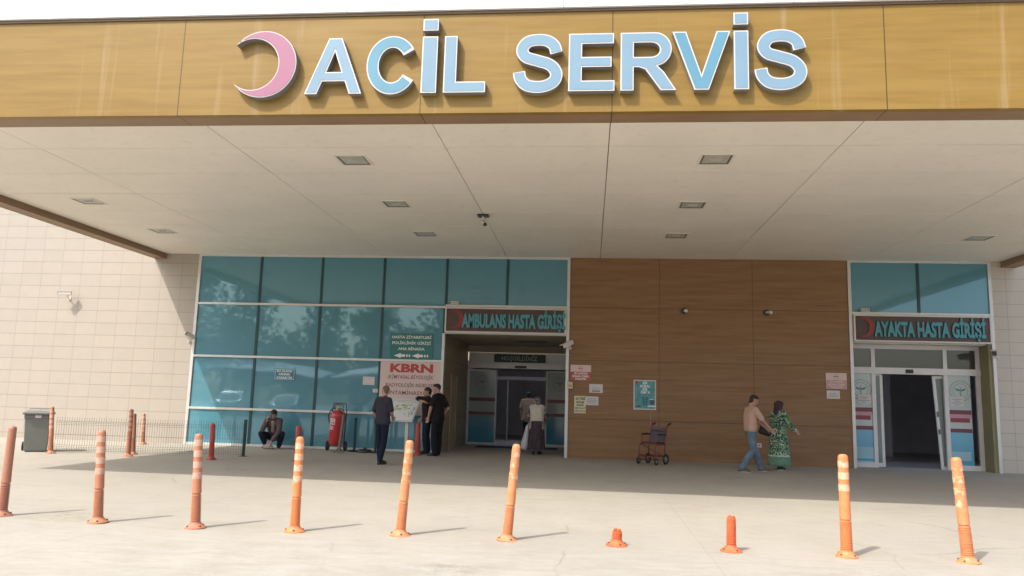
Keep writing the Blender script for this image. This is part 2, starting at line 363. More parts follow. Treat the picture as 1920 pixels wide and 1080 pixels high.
# ambulance entrance recess
YB = 25.6
part(MB().box(-4.25, -4.03, D + .13, YB, 0, 3.24), "recess_wall", m_recess)
part(MB().box(-.56, -.4, D + .31, YB + .2, 0, 3.24), "recess_wall", m_recess)
part(MB().box(-4.25, -.4, D + .13, YB + .2, 3.24, 3.34), "recess_ceiling", m_beige)
part(MB().box(-4.06, -.65, D + .0, D + .13, 3.24, 3.98), "sign_backing", m_alu)
ptop = P(960, 690, YB)[1]
xl0, xl1 = P(877, 760, YB)[0], P(931, 760, YB)[0]; xr0, xr1 = P(1023, 760, YB)[0], -.57
hz0, hz1 = P(950, 691, YB)[1], P(950, 680, YB)[1]
part(MB().box(-4.03, -.56, YB, YB + .2, P(950, 661, YB)[1], 3.24), "header_wall", m_beige)
mb = MB(); mb.box(-4.0, -.58, YB - .09, YB + .15, hz0, hz1)
mb.box(-4.03, xl0 - .03, YB - .02, YB + .15, 0, hz0)
zt = P(950, 664, YB)[1]; mb.box(-4.0, -.58, YB - .03, YB + .1, zt, zt + .035)
for x in (-4.0, P(926, 672, YB)[0] - .05, P(1024, 672, YB)[0]): mb.box(x, x + .05, YB - .028, YB + .1, hz1, zt)
mb.box(-4.0, -.6, YB + .05, YB + .08, hz1, zt)
df = part(mb, "door_frame", m_alu, label="aluminium header and jambs of the ambulance entrance")
part(MB().box(P(966, 687, YB)[0], P(988, 687, YB)[0], YB - .12, YB - .09, hz0 + .02, hz0 + .09), "door_sensor", m_black, df, bevel=.01)
# side office door in recess
xw = -4.03
mb = MB().box(xw, xw + .03, 22.5, 22.58, 0, 2.2).box(xw, xw + .03, 23.42, 23.5, 0, 2.2).box(xw, xw + .03, 22.58, 23.42, 2.12, 2.2)
sd = part(mb, "side_door", mat("tan_door_frame", (.33, .25, .16), .5)); part(MB().box(xw, xw + .015, 22.58, 23.42, 0, 2.12), "door_leaf", mat("tan_door", (.36, .28, .18), .5, var=.08, vscale=3), sd)
part(MB().box(xw + .015, xw + .06, 23.28, 23.34, 1.0, 1.1).box(xw + .04, xw + .06, 23.18, 23.34, 1.04, 1.065), "handle", m_grey, sd)

def emblem(parent, cx, cz, r, y, m):
    mb = MB(); n = 40
    for ro, ri in ((r, r * .955), (r * .70, r * .665)):
        for i in range(n):
            a, b = 2 * math.pi * i / n, 2 * math.pi * (i + 1) / n
            mb.add([(cx + q * math.cos(t), y, cz + q * math.sin(t)) for q, t in ((ro, a), (ro, b), (ri, b), (ri, a))], [(0, 1, 2, 3)])
    for i in range(16):
        t = 2 * math.pi * i / 16; x, z = cx + r * .83 * math.cos(t), cz + r * .83 * math.sin(t)
        mb.add([(x + r * .055 * (1 if k % 2 == 0 else .45) * math.cos(k * math.pi / 5 + .3), y, z + r * .055 * (1 if k % 2 == 0 else .45) * math.sin(k * math.pi / 5 + .3)) for k in range(10)], [tuple(range(10))])
    # staff with two wings and a coiled snake
    mb.add([(cx - r * .03, y, cz - r * .5), (cx + r * .03, y, cz - r * .5), (cx + r * .03, y, cz + r * .4), (cx - r * .03, y, cz + r * .4)], [(0, 1, 2, 3)])
    for sg in (-1, 1):
        mb.add([(cx + sg * r * .04, y, cz + r * .12), (cx + sg * r * .5, y, cz + r * .26), (cx + sg * r * .46, y, cz + r * .1), (cx + sg * r * .3, y, cz), (cx + sg * r * .04, y, cz - r * .02)], [(0, 1, 2, 3, 4)])
    pts = [(cx + r * .12 * math.sin(t * .9), y - .002, cz - r * .48 + t * r * .052) for t in range(0, 10)]
    for a, b in zip(pts[:-1], pts[1:]):
        mb.add([(a[0] - r * .02, y, a[2]), (a[0] + r * .02, y, a[2]), (b[0] + r * .02, y, b[2]), (b[0] - r * .02, y, b[2])], [(0, 1, 2, 3)])
    mb.build("emblem", m, parent)
m_ring = mat("grey_blue_print", (.13, .17, .18), .5); m_red1 = mat("maroon_film", (.16, .03, .055), .3); m_pink = mat("pink_film", (.52, .26, .30), .3); m_red2 = mat("crimson_film", (.27, .025, .05), .3)
def leaf(name, x0, x1, z1, y, fr, glassm, bands, emb=True, ecx=None, th=.04, lab=None):
    mb = MB().box(x0, x0 + fr, y, y + th, .02, z1).box(x1 - fr, x1, y, y + th, .02, z1).box(x0 + fr, x1 - fr, y + .001, y + th - .001, z1 - fr, z1 - .001).box(x0 + fr, x1 - fr, y + .001, y + th - .001, .021, .02 + fr * 1.6)
    o = part(mb, name, m_whitealu, label=lab)
    part(MB().box(x0 + fr, x1 - fr, y + .012, y + .025, .02 + fr * 1.6, z1 - fr), "door_glass", glassm, o)
    for za, zb, mm, ins in bands:
        part(MB().box(x0 + fr + .003 + ins, x1 - fr - .003 - ins * .3, y + .006, y + .011, za, zb), "film_band", mm, o)
    if emb: emblem(o, ecx if ecx else (x0 + x1) / 2, z1 * .83, min(.24, (x1 - x0) * .30), y + .0055, m_ring)
    return o
bA = [(1.42, 1.53, m_red1, 0), (.98, 1.08, m_red1, 0)]
dtop = P(905, 691, YB - .1)[1] - .03
leaf("sliding_door", xl0, xl1, dtop, YB - .075, .045, m_dgA, bA, lab="left leaf with frosted emblem, ambulance entrance")
leaf("sliding_door", xr0, P(1075, 760, YB)[0], dtop, YB - .075, .045, m_dgA, bA, lab="right leaf with frosted emblem, ambulance entrance")
# hall behind the ambulance doors
part(MB().box(-5.2, .8, YB + .2, 33.9, -.0, .006), "hall_floor", mat("dark_hall_floor", (.26, .25, .25), .3))
part(MB().box(-5.3, -5.2, YB + .16, 33.9, 0, 3.0).box(.8, .9, YB + .16, 33.9, 0, 3.0).box(-5.3, .9, YB + 2.2, 33.9, 2.75, 2.85).box(-5.3, -3.9, YB + .16, YB + .2, 0, 2.75).box(-.56, .9, YB + .21, YB + .25, 0, 2.75).box(-5.3, .9, 33.6, 33.8, 0, 2.75), "hall_wall", m_hall)  # ceiling starts short: unseen gap added to let sky light into the hall
mb = MB(); y2 = YB + 2.4
for x in (-4.0, -2.95, -1.5, -.7): mb.box(x, x + .05, y2, y2 + .05, 0, 2.2)
mb.box(-4.0, -.65, y2 - .01, y2 + .06, 2.2, 2.32)
part(mb, "inner_door_frame", mat("dim_grey_metal", (.16, .16, .17), .4))

# outpatient entrance (right)
YR = 21.6
part(MB().box(10.20, 10.36, D + .02, YR + .2, 0, SOF - .0), "reveal_wall", m_reveal)
part(MB().box(6.76, 6.84, D + .31, YR + .2, 0, SOF), "reveal_wall", m_reveal)
mb = MB().box(6.76, 6.84, D - .03, D + .1, 0, SOF).box(10.28, 10.36, D - .035, D + .02, 0, SOF).box(6.84, 10.28, D - .03, D + .1, 5.35, SOF).box(6.84, 10.28, D - .03, D + .1, 3.97, 4.03)
ff = part(mb, "window_frame", m_alu, label="frame of the glazing over the outpatient doors")
for a, b in ((6.84, 8.505), (8.575, 10.28)):
    part(MB().box(a, b, D + .008, D + .04, 4.03, 5.35), "pane", m_glass, ff)
part(MB().box(8.505, 8.575, D - .012, D + .08, 4.03, 5.35), "mullion", m_mull, ff)
part(MB().box(6.84, 10.2, D + .10, YR + .1, 3.22, 3.3).box(6.84, 10.28, D + .0, D + .09, 3.25, 3.97), "sign_backing", m_alu)
def zy(py): return P(1700, py, YR)[1]
zh1, zh0 = P(1700, 690, YR)[1], P(1700, 702, YR)[1]; zt1 = 3.22; zt0 = P(1700, 655, YR)[1]
xa, xb_, xc, xd = 6.84, P(1640, 760, YR)[0], P(1776, 760, YR)[0], 10.2
mb = MB().box(xa, xd, YR, YR + .09, zt0, zt1).box(xa, xd, YR - .03, YR + .1, zh0, zh1)
mb.box(xa, xa + .06, YR + .001, YR + .08, 0, zt0).box(xb_ - .05, xb_ + .05, YR + .001, YR + .08, zh1, zt0).box(xc - .05, xc + .05, YR + .001, YR + .08, zh1, zt0).box(xd - .10, xd, YR + .001, YR + .08, 0, zt0)
mb.box(xb_ - .05, xb_ + .05, YR + .001, YR + .08, .0, zh0).box(xc - .05, xc + .05, YR + .001, YR + .08, .0, zh0)
mb.box(xa + .06, xb_ - .05, YR + .002, YR + .079, .0, .13).box(xc + .05, xd - .10, YR + .002, YR + .079, .0, .13)
fr2 = part(mb, "door_frame", m_whitealu, label="white frame of the outpatient entrance")
part(MB().box(P(1697, 694, YR)[0], P(1711, 694, YR)[0], YR - .06, YR - .03, zh0 + .03, zh1 - .04), "door_sensor", m_black, fr2, bevel=.01)
for a, b in ((xa + .06, xb_ - .05), (xb_ + .05, xc - .05), (xc + .05, xd - .10)): part(MB().box(a, b, YR + .03, YR + .04, zh1, zt0), "transom_pane", m_clear, fr2)
def film(x0, x1, y, parent):
    for za, zb, mm, a, b in ((1.44, 1.55, m_red1, 0, 0), (1.345, 1.44, m_pink, 0, 0), (1.23, 1.342, m_red2, .02, .05), (.97, 1.07, m_red1, 0, 0)):
        part(MB().box(x0 + a, x1 - b, y - .006, y - .001, za, zb), "film_band", mm, parent)
f1 = part(MB().box(xa + .06, xb_ - .05, YR + .03, YR + .04, .13, zh0), "fixed_panel", m_dgB, label="left printed side panel of the outpatient doors"); film(xa + .063, xb_ - .053, YR + .03, f1)
emblem(f1, (xa + .06 + xb_ - .05) / 2, 2.02, .27, YR + .028, m_ring)
f2 = part(MB().box(xc + .05, xd - .25, YR + .03, YR + .04, .13, zh0), "fixed_panel", m_dgB, label="right printed side panel of the outpatient doors"); film(xc + .053, xd - .26, YR + .03, f2)
emblem(f2, xc + .05 + .31, 2.05, .27, YR + .028, m_ring)
part(MB().box(xa + .07, xb_ - .05, YR + .024, YR + .029, .13, .17).box(xa + .063, xb_ - .06, YR + .024, YR + .029, .22, .52), "film_band", mat("pale_blue_film", (.30, .50, .58), .3), f1)
part(MB().box(xc + .06, xd - .32, YR + .024, YR + .029, .25, .48), "film_band", MATS["pale_blue_film"], f2)
# sliding leaves behind: left one upright, right one hanging askew
def bare_leaf(x0, x1, tilt, lab):
    piv = Vector((x1, YR + .15, 0)); M = Matrix.Translation(piv) @ Matrix.Rotation(R(tilt), 4, 'Y') @ Matrix.Translation(-piv)
    z1 = zh0 + .02; y = YR + .11
    mb = MB().box(x0, x0 + .07, y, y + .04, .02, z1, M=M).box(x1 - .07, x1, y, y + .04, .02, z1, M=M).box(x0 + .07, x1 - .07, y + .001, y + .039, .02, .12, M=M).box(x0 + .07, x1 - .07, y + .001, y + .039, z1 - .07, z1, M=M)
    o = part(mb, "sliding_door", m_whitealu, label=lab)
    part(MB().box(x0 + .07, x1 - .07, y + .01, y + .02, .12, z1 - .07, M=M), "door_glass", mat("grey_door_glass", (.20, .24, .24), .1), o)
    part(MB().box(x0 + .02, x0 + .06, y - .02, y, 1.40, 1.54, M=M).box(x0 + .02, x0 + .06, y - .02, y, .95, 1.08, M=M), "handle", mat("mauve_tab", (.13, .08, .10), .4), o)
    return o
bare_leaf(xa + .1, P(1657, 760, YR)[0] + .03, 0, "upright left sliding leaf of the outpatient doors")
bare_leaf(P(1771, 880, YR)[0] - .02, xd - .2, -3.0, "right sliding leaf of the outpatient doors hanging askew")
part(MB().box(5.4, 12.6, YR + .2, 33.9, 0, .006), "hall_floor", MATS["dark_hall_floor"])
part(MB().box(5.3, 5.4, YR + .16, 33.6, 0, 3.0).box(12.6, 12.7, YR + .16, 33.6, 0, 3.0).box(5.3, 12.7, YR + 2.4, 33.6, 2.9, 3.0).box(5.3, 6.83, YR + .16, YR + .2, 0, 2.9).box(10.21, 12.7, YR + .21, YR + .25, 0, 2.9).box(5.3, 12.7, 30.0, 30.2, 0, 2.9).box(9.6, 9.9, 27, 30, 0, 2.9), "hall_wall", m_hall)  # front of the ceiling left open, unseen, to brighten this hall from above

# ------------------------------------------------------------------ big rooftop lettering
m_face = {'a': mat("pale_blue_acrylic", (.165, .27, .35), .35, var=.05, vscale=2), 'b': mat("cyan_blue_acrylic", (.09, .235, .32), .35, var=.08, vscale=2)}
m_rim = mat("white_letter_rim", (.52, .505, .47), .4); m_side = mat("grey_letter_side", (.20, .20, .20), .5); m_pinkf = mat("faded_pink_acrylic", (.30, .115, .18), .35, var=.05, vscale=3)
def catmull(pts, k=8):
    out_ = []; n = len(pts)
    for i in range(n - 1):
        p0 = pts[max(i - 1, 0)]; p1 = pts[i]; p2 = pts[i + 1]; p3 = pts[min(i + 2, n - 1)]
        for j in range(k):
            t = j / k; out_.append(tuple(.5 * (2 * p1[a] + (p2[a] - p0[a]) * t + (2 * p0[a] - 5 * p1[a] + 4 * p2[a] - p3[a]) * t * t + (3 * p1[a] - p0[a] - 3 * p2[a] + p3[a]) * t ** 3) for a in (0, 1)))
    out_.append(pts[-1]); return out_
def stroke(pts, t, w_):                   # pts in box units (x*w_, z)
    pts = [(x * w_, z) for x, z in pts]; L = []; Rr = []
    for i in range(len(pts)):
        a = pts[max(i - 1, 0)]; b = pts[min(i + 1, len(pts) - 1)]; dx, dz = b[0] - a[0], b[1] - a[1]; l = math.hypot(dx, dz)
        nx, nz = -dz / l * t, dx / l * t; L.append((pts[i][0] + nx, pts[i][1] + nz)); Rr.append((pts[i][0] - nx, pts[i][1] - nz))
    return [L + Rr[::-1]]
def arc(cx, cz, rx, rz, a0, a1, n=14): return [(cx + rx * math.cos(R(a0 + (a1 - a0) * i / n)), cz + rz * math.sin(R(a0 + (a1 - a0) * i / n))) for i in range(n + 1)]
def glyph(ch, w_, ins=0.0):
    if ch == 'A': return [[(0, 0), (.215, 0), (.30, .225), (w_ - .30, .225), (w_ - .215, 0), (w_, 0), (w_ / 2 + .115, 1), (w_ / 2 - .115, 1)], [(.365, .39), (w_ / 2, .76), (w_ - .365, .39)]]
    if ch == 'L': return [[(0, 0), (w_, 0), (w_, .19), (.215, .19), (.215, 1), (0, 1)]]
    if ch == 'I': return [[(0, 0), (w_, 0), (w_, 1), (0, 1)]]
    if ch == 'E': return [[(0, 0), (w_, 0), (w_, .18), (.22, .18), (.22, .415), (w_ - .05, .415), (w_ - .05, .59), (.22, .59), (.22, .82), (w_ - .015, .82), (w_ - .015, 1), (0, 1)]]
    if ch == 'V': return [[(w_ / 2 - .115, 0), (w_ / 2 + .115, 0), (w_, 1), (w_ - .22, 1), (w_ / 2, .26), (.22, 1), (0, 1)]]
    if ch == 'R':
        o_ = [(0, 0), (.215, 0), (.215, .40), (.30, .40), (.40, .36), (w_ - .25, 0), (w_, 0), (w_ - .20, .32), (w_ - .30, .42)] + arc(w_ - .34, .71, .27, .29, -70, 90) + [(0, 1)]
        return [o_, [(.215, .575), (w_ - .40, .575)] + arc(w_ - .40, .70, .14, .125, -90, 90, 8) + [(.215, .825)]]
    if ch == 'C':
        n = 40; t = .105; cx, cz = w_ / 2 + .02, .5; rx, rz = w_ / 2 + .0 - t, .52 - t
        return stroke([((cx + rx * math.cos(R(32 + 296 * i / n))) / w_, cz + rz * math.sin(R(32 + 296 * i / n))) for i in range(1 if ins else 0, n if ins else n + 1)], t - ins, w_)
    if ch == 'S':
        return stroke(catmull([(.85, .67), (.80, .80), (.66, .885), (.47, .905), (.27, .865), (.17, .73), (.25, .605), (.47, .54), (.72, .465), (.85, .33), (.82, .19), (.67, .105), (.47, .08), (.27, .115), (.15, .22), (.115, .345)], 6)[(1 if ins else 0):(-1 if ins else None)], .103 - ins, w_)
def polycurve(contours, extr, off, name="c"):
    cu = bpy.data.curves.new(name, 'CURVE'); cu.dimensions = '2D'; cu.fill_mode = 'BOTH' if extr else 'FRONT'; cu.extrude = extr; cu.offset = off
    for c_ in contours:
        sp = cu.splines.new('POLY'); sp.points.add(len(c_) - 1); sp.use_cyclic_u = True
        for i, (x, z) in enumerate(c_): sp.points[i].co = (x, z, 0, 1)
    o = bpy.data.objects.new(name, cu); C.objects.link(o); me = evalmesh(o); bpy.data.objects.remove(o); bpy.data.curves.remove(cu); return me
def fill_into(mb, contours, y, off=0.0, mi=0, depth=0.0):
    me = polycurve(contours, depth / 2, off)
    mb.add([(v.co.x, y - v.co.z - depth / 2, v.co.y) for v in me.vertices], [tuple(p.vertices) for p in me.polygons]); n = len(me.polygons)
    mb.mi[-n:] = [(mi if abs(p.normal.z) > .5 else mi + 1) if depth else mi for p in me.polygons]
    bpy.data.meshes.remove(me)
yl = YF - .115
sg = thing("rooftop_letter_sign", "large raised pale blue ACİL SERVİS letters with pink crescent on golden fascia", "sign", (-1.0, YF, LIP))
zb = P(780, 174, yl)[1]; zt_ = P(600, 72, yl)[1]; H = zt_ - zb
def big(ch_, px0, px1, col, dot=False):
    x0, x1 = P(px0, 172, yl)[0], P(px1, 172, yl)[0]; w_ = (x1 - x0) / H
    cont = [[(x0 + a * H, zb + b * H) for a, b in c_] for c_ in glyph(ch_, w_)]
    if dot: cont.append([(x0, zt_ + .085), (x1, zt_ + .085), (x1, zt_ + .085 + .165), (x0, zt_ + .085 + .165)])
    mb = MB(); fill_into(mb, cont, YF - .002, depth=.11)
    L = mb.build("letter", [m_rim, m_side], sg)
    if ch_ in 'SC': cont = [[(x0 + a * H, zb + b * H) for a, b in c_] for c_ in glyph(ch_, w_, .017 / H)]
    mb = MB(); fill_into(mb, cont, YF - .116, off=0 if ch_ in 'SC' else -.017); mb.build("letter_face", m_face[col], L)
for a in (('A', 570, 677, 'a'), ('C', 682, 778, 'b'), ('I', 788, 817, 'a', True), ('L', 830, 909, 'a'), ('S', 961, 1056, 'a'), ('E', 1065, 1152, 'a'), ('R', 1163, 1268, 'a'), ('V', 1261, 1371, 'b'), ('I', 1377, 1405, 'a', True), ('S', 1416, 1517, 'a')): big(*a)
def crescent(cx, cz, r, dx, ri, n=48):
    # outer circle with a smaller circle (centre shifted left by dx) cut out, opening left
    d = dx; ca = (r * r + d * d - ri * ri) / (2 * r * d) if d else 0
    ang = math.degrees(math.acos(max(-1, min(1, ca))))      # measured from the -x axis
    o_ = arc(cx, cz, r, r, 180 + ang, 540 - ang, n)
    p0 = o_[-1]; p1 = o_[0]; ic = cx - dx
    a0 = math.degrees(math.atan2(p0[1] - cz, p0[0] - ic)); a1 = math.degrees(math.atan2(p1[1] - cz, p1[0] - ic))
    if a1 > 0: a1 -= 360
    return o_ + arc(ic, cz, ri, ri, a0, a1, n)[1:-1]
cx_, cz_ = P(492, 120, yl); rr_ = (P(555, 120, yl)[0] - P(429, 120, yl)[0]) / 2
cont = [crescent(cx_, cz_, rr_, rr_ * .30, rr_ * .775)]
mb = MB(); fill_into(mb, cont, YF - .002, depth=.11); L = mb.build("crescent", [m_rim, m_side], sg)
mb = MB(); fill_into(mb, cont, YF - .116, off=-.012); mb.build("crescent_face", m_pinkf, L)

# ------------------------------------------------------------------ entrance sign boards
m_board = mat("dark_brown_sign_panel", (.085, .048, .04), .45, var=.1, vscale=4); m_turq = mat("turquoise_letters", (.07, .30, .34), .4); m_turqd = mat("teal_letter_sides", (.01, .06, .075), .5); m_cres = mat("red_crescent", (.24, .03, .028), .4)
def board(px0, px1, pz1, pz0, label, word, tx0, tx1, ccx):
    x0, x1 = px0, px1; z0, z1 = pz0, pz1; y = D - .06
    s = thing("entrance_sign", label, "sign", ((x0 + x1) / 2, D - .04, z0), "brown signs over the entrances")
    MB().box(x0 + .04, x1 - .04, y, D - .04, z0 + .04, z1 - .04).build("panel", m_board, s)
    MB().box(x0, x1, y - .03, D - .04, z1 - .04, z1).box(x0, x1, y - .03, D - .04, z0, z0 + .04).box(x0, x0 + .04, y - .03, D - .04, z0 + .04, z1 - .04).box(x1 - .04, x1, y - .03, D - .04, z0 + .04, z1 - .04).build("frame", mat("cream_sign_frame", (.62, .58, .54), .4), s)
    mb = MB(); text_into(mb, word, tx0, tx1, z0 + .16, z1 - .20, y - .035, bold=.045, depth=.0)
    mb2 = MB(); text_into(mb2, word, tx0, tx1, z0 + .16, z1 - .20, y - .001, bold=.06, depth=.033)
    l_ = mb2.build("lettering", m_turqd, s); mb.build("lettering_face", m_turq, l_)
    mb = MB(); fill_into(mb, [crescent(ccx, (z0 + z1) / 2 + .02, .27, .08, .215)], y - .002, depth=.03); mb.build("crescent", [m_cres, m_cres], s)
board(-4.0, -.66, 3.97, 3.27, "brown AMBULANS HASTA GİRİŞİ sign with red crescent over the ambulance entrance", "AMBULANS HASTA GİRİŞİ", P(867, 600, D)[0], P(1061, 600, D)[0], P(853, 600, D)[0])
board(6.86, 10.27, 3.96, 3.25, "brown AYAKTA HASTA GİRİŞİ sign with red crescent over the outpatient doors", "AYAKTA HASTA GİRİŞİ", P(1637, 615, D)[0], P(1845, 615, D)[0], P(1618, 618, D)[0])

def flat_sign(name, label, cat, x0, x1, z0, z1, y, m, lines, mt, th=.012, group=None, border=None, extra=None, bold=.02):
    """lines: (text, fx0, fx1, fz0, fz1) as fractions of the sign"""
    o = thing(name, label, cat, ((x0 + x1) / 2, y, z0), group)
    MB().box(x0, x1, y - th, y, z0, z1).build("panel", m, o)
    wx, wz = x1 - x0, z1 - z0
    if border: MB().box(x0 + .012, x1 - .012, y - th - .002, y - th, z1 - .03, z1 - .02).box(x0 + .012, x1 - .012, y - th - .002, y - th, z0 + .02, z0 + .03).box(x0 + .012, x0 + .02, y - th - .002, y - th, z0 + .03, z1 - .03).box(x1 - .02, x1 - .012, y - th - .002, y - th, z0 + .03, z1 - .03).build("border", border, o)
    if lines:
        mb = MB()
        for t, a, b, c_, d_ in lines: text_into(mb, t, x0 + a * wx, x0 + b * wx, z0 + c_ * wz, z0 + d_ * wz, y - th - .003, bold=bold)
        mb.build("lettering", mt, o)
    if extra: extra(o, x0, wx, z0, wz, y - th)
    return o
m_txtw = mat("white_print", (.75, .75, .72), .5); m_txtd = mat("dark_print", (.03, .03, .03), .6); m_paper = mat("white_paper", (.62, .58, .56), .7); m_teals = mat("dark_teal_sign", (.02, .16, .155), .4)
# green/teal visitor sign on glass
def arrows(o, x0, wx, z0, wz, y):
    for f in (.10, .52):
        x = x0 + f * wx; z = z0 + .12 * wz
        mb = MB().prism([(x, z), (x + .16 * wx, z + .10 * wz), (x + .16 * wx, z + .05 * wz), (x + .26 * wx, z + .05 * wz), (x + .26 * wx, z - .05 * wz), (x + .16 * wx, z - .05 * wz), (x + .16 * wx, z - .10 * wz)], y - .003, y - .0005)
        for q in (.285, .345): mb.box(x + q * wx, x + (q + .035) * wx, y - .003, y - .0005, z - .05 * wz, z + .05 * wz)
        mb.build("arrow", m_txtw, o)
x0, z1 = P(733, 624, D); x1, z0 = P(811, 670, D); z1 = 3.22; z0 = 2.52
flat_sign("direction_sign", "dark teal visitor sign with white lettering and two left arrows on the glass", "sign", x0, x1, z0, z1, D - .002, m_teals,
          [("HASTA ZİYARETLERİ", .04, .96, .80, .90), ("POLİKLİNİK GİRİŞİ", .05, .95, .57, .67), ("ANA BİNADA", .19, .81, .34, .44)], m_txtw, extra=arrows, bold=.02)
x0, z1 = P(516, 691, D); x1, z0 = P(552, 713, D)
flat_sign("notice_sign", "small blue BU ALANA GİRMEK YASAKTIR sign on the second glass column", "sign", x0, x1, z0, z1, D - .002, mat("dusk_blue_sign", (.03, .16, .22), .4),
          [("BU ALANA", .12, .88, .70, .87), ("GİRMEK", .2, .8, .42, .59), ("YASAKTIR", .1, .9, .13, .30)], m_txtw, border=m_txtw, bold=.02)
kb0, kb1 = -5.755, -4.06; z0, z1 = 1.045, 2.435
m_dred = mat("dark_red_print", (.20, .045, .045), .5)
def kb(o, x0, wx, z0, wz, y):
    mb = MB(); text_into(mb, "KBRN", x0 + .16 * wx, x0 + .87 * wx, z0 + .80 * wz, z0 + .95 * wz, y - .003, bold=.05); mb.build("lettering", mat("brick_red_print", (.44, .055, .05), .5), o)
flat_sign("warning_banner", "pale pink KBRN contamination banner with red lettering beside the ambulance entrance", "sign", kb0, kb1, z0, z1, D - .004, mat("pinkish_white_banner", (.66, .52, .48), .6),
          [("(KİMYASAL-BİYOLOJİK", .13, .88, .665, .735), ("RADYOLOJİK-NÜKLEER", .10, .93, .505, .575), ("KONTAMİNASYON Ü", .05, .95, .355, .425)], m_dred, extra=kb, th=.02, bold=.005)
def lines_tex(rows, m, a=.12, b=.88):
    def f(o, x0, wx, z0, wz, y):
        mb = MB()
        for fz, hh, fa, fb in rows: mb.box(x0 + fa * wx, x0 + fb * wx, y - .002, y - .0005, z0 + fz * wz, z0 + (fz + hh) * wz)
        mb.build("print", m, o)
    return f
m_gp = mat("grey_print", (.22, .22, .23), .6)
def paper(px0, py0, px1, py1, label, ex=None, y=D - .001, m=None, name="paper_notice", th=.004, lines=None, mt=None, **k):
    x0, z1 = P(px0, py0, y); x1, z0 = P(px1, py1, y)
    return flat_sign(name, label, "notice", x0, x1, z0, z1, y, m or m_paper, lines, mt, th=th, extra=ex, **k)
paper(681, 706, 702, 722, "white paper notice on glass just left of the pink banner", lines_tex([(.15, .03, .1, .9), (.8, .03, .1, .9)], mat("faint_print", (.42, .42, .42), .6)), y=D - .003)
paper(699, 729, 708, 736, "tiny cream card on glass by the lower left edge of the pink banner", lines_tex([(.4, .2, .5, .8)], m_gp), y=D - .013, name="card_notice")
# notices on the brown wall
def nosmoke(faded):
    def f(o, x0, wx, z0, wz, y):
        MB().box(x0, x0 + wx, y - .003, y, z0, z0 + .56 * wz).build("red_field", mat("red_field" + str(faded), (.42, .09, .085) if not faded else (.52, .30, .29), .5), o)
        mb = MB(); mt = m_txtw if not faded else mat("faded_white_print", (.66, .55, .52), .5)
        for t, a, b, c_ in (("BU ALANDA", .2, .84, .40), ("SİGARA İÇMEK", .09, .91, .215), ("YASAKTIR", .22, .78, .04)): text_into(mb, t, x0 + a * wx, x0 + b * wx, z0 + c_ * wz, z0 + (c_ + .115) * wz, y - .006, bold=.03)
        mb.build("lettering", mt, o)
        mb = MB(); cx, cz = x0 + .5 * wx, z0 + .78 * wz; mb.box(cx - .065, cx + .04, y - .004, y - .001, cz - .004, cz + .012); mb.tube([(cx + .02 * math.cos(t / 12 * 6.283) * 3, y - .003, cz + .055 * math.sin(t / 12 * 6.283)) for t in range(12)], .003, 4, True)
        mb.build("pictogram", m_txtd, o)
    return f
x0, z1 = P(1070, 684, D); x1, z0 = P(1108, 714, D)
flat_sign("no_smoking_sign", "pink and red BU ALANDA SİGARA İÇMEK YASAKTIR sign beside the ambulance entrance", "sign", x0, x1, z0, z1, D - .001, mat("pale_pink_panel", (.68, .50, .46), .6), None, None, extra=nosmoke(False))
x0, z1 = P(1548, 699, D); x1, z0 = P(1588, 730, D)
flat_sign("no_smoking_sign", "faded pink no smoking sign near the right end of the brown wall", "sign", x0, x1, z0, z1, D - .001, MATS["pale_pink_panel"], None, None, extra=nosmoke(True))
paper(1550, 732, 1575, 748, "white paper notice under the faded pink no smoking sign", lines_tex([(.62, .06, .2, .7), (.42, .06, .12, .88), (.22, .06, .12, .85)], m_gp))
paper(1105, 720, 1130, 737, "small white notice with dark footer right of the red smoking sign", lines_tex([(.12, .16, .2, .8), (.38, .04, .2, .85), (.55, .04, .15, .8)], m_gp))
paper(1098, 743, 1122, 760, "white printed notice tucked beside the yellow taxi notice", lines_tex([(.72, .05, .15, .8), (.55, .05, .1, .9), (.38, .05, .1, .85), (.22, .05, .15, .88)], m_gp), y=D - .001)
paper(1077, 742, 1098, 775, "pale yellow taxi notice with black printed numbers on the brown wall", y=D - .006, m=mat("pale_yellow_paper", (.66, .60, .42), .7),
      lines=[("ALO TAKSİ", .1, .95, .78, .92), ("HASTANE", .15, .85, .585, .69), ("DURAĞI", .2, .8, .415, .52), ("0324 713 46 17", .06, .94, .25, .34), ("0324 713 16 16", .06, .94, .08, .17)], mt=m_txtd, bold=.03)
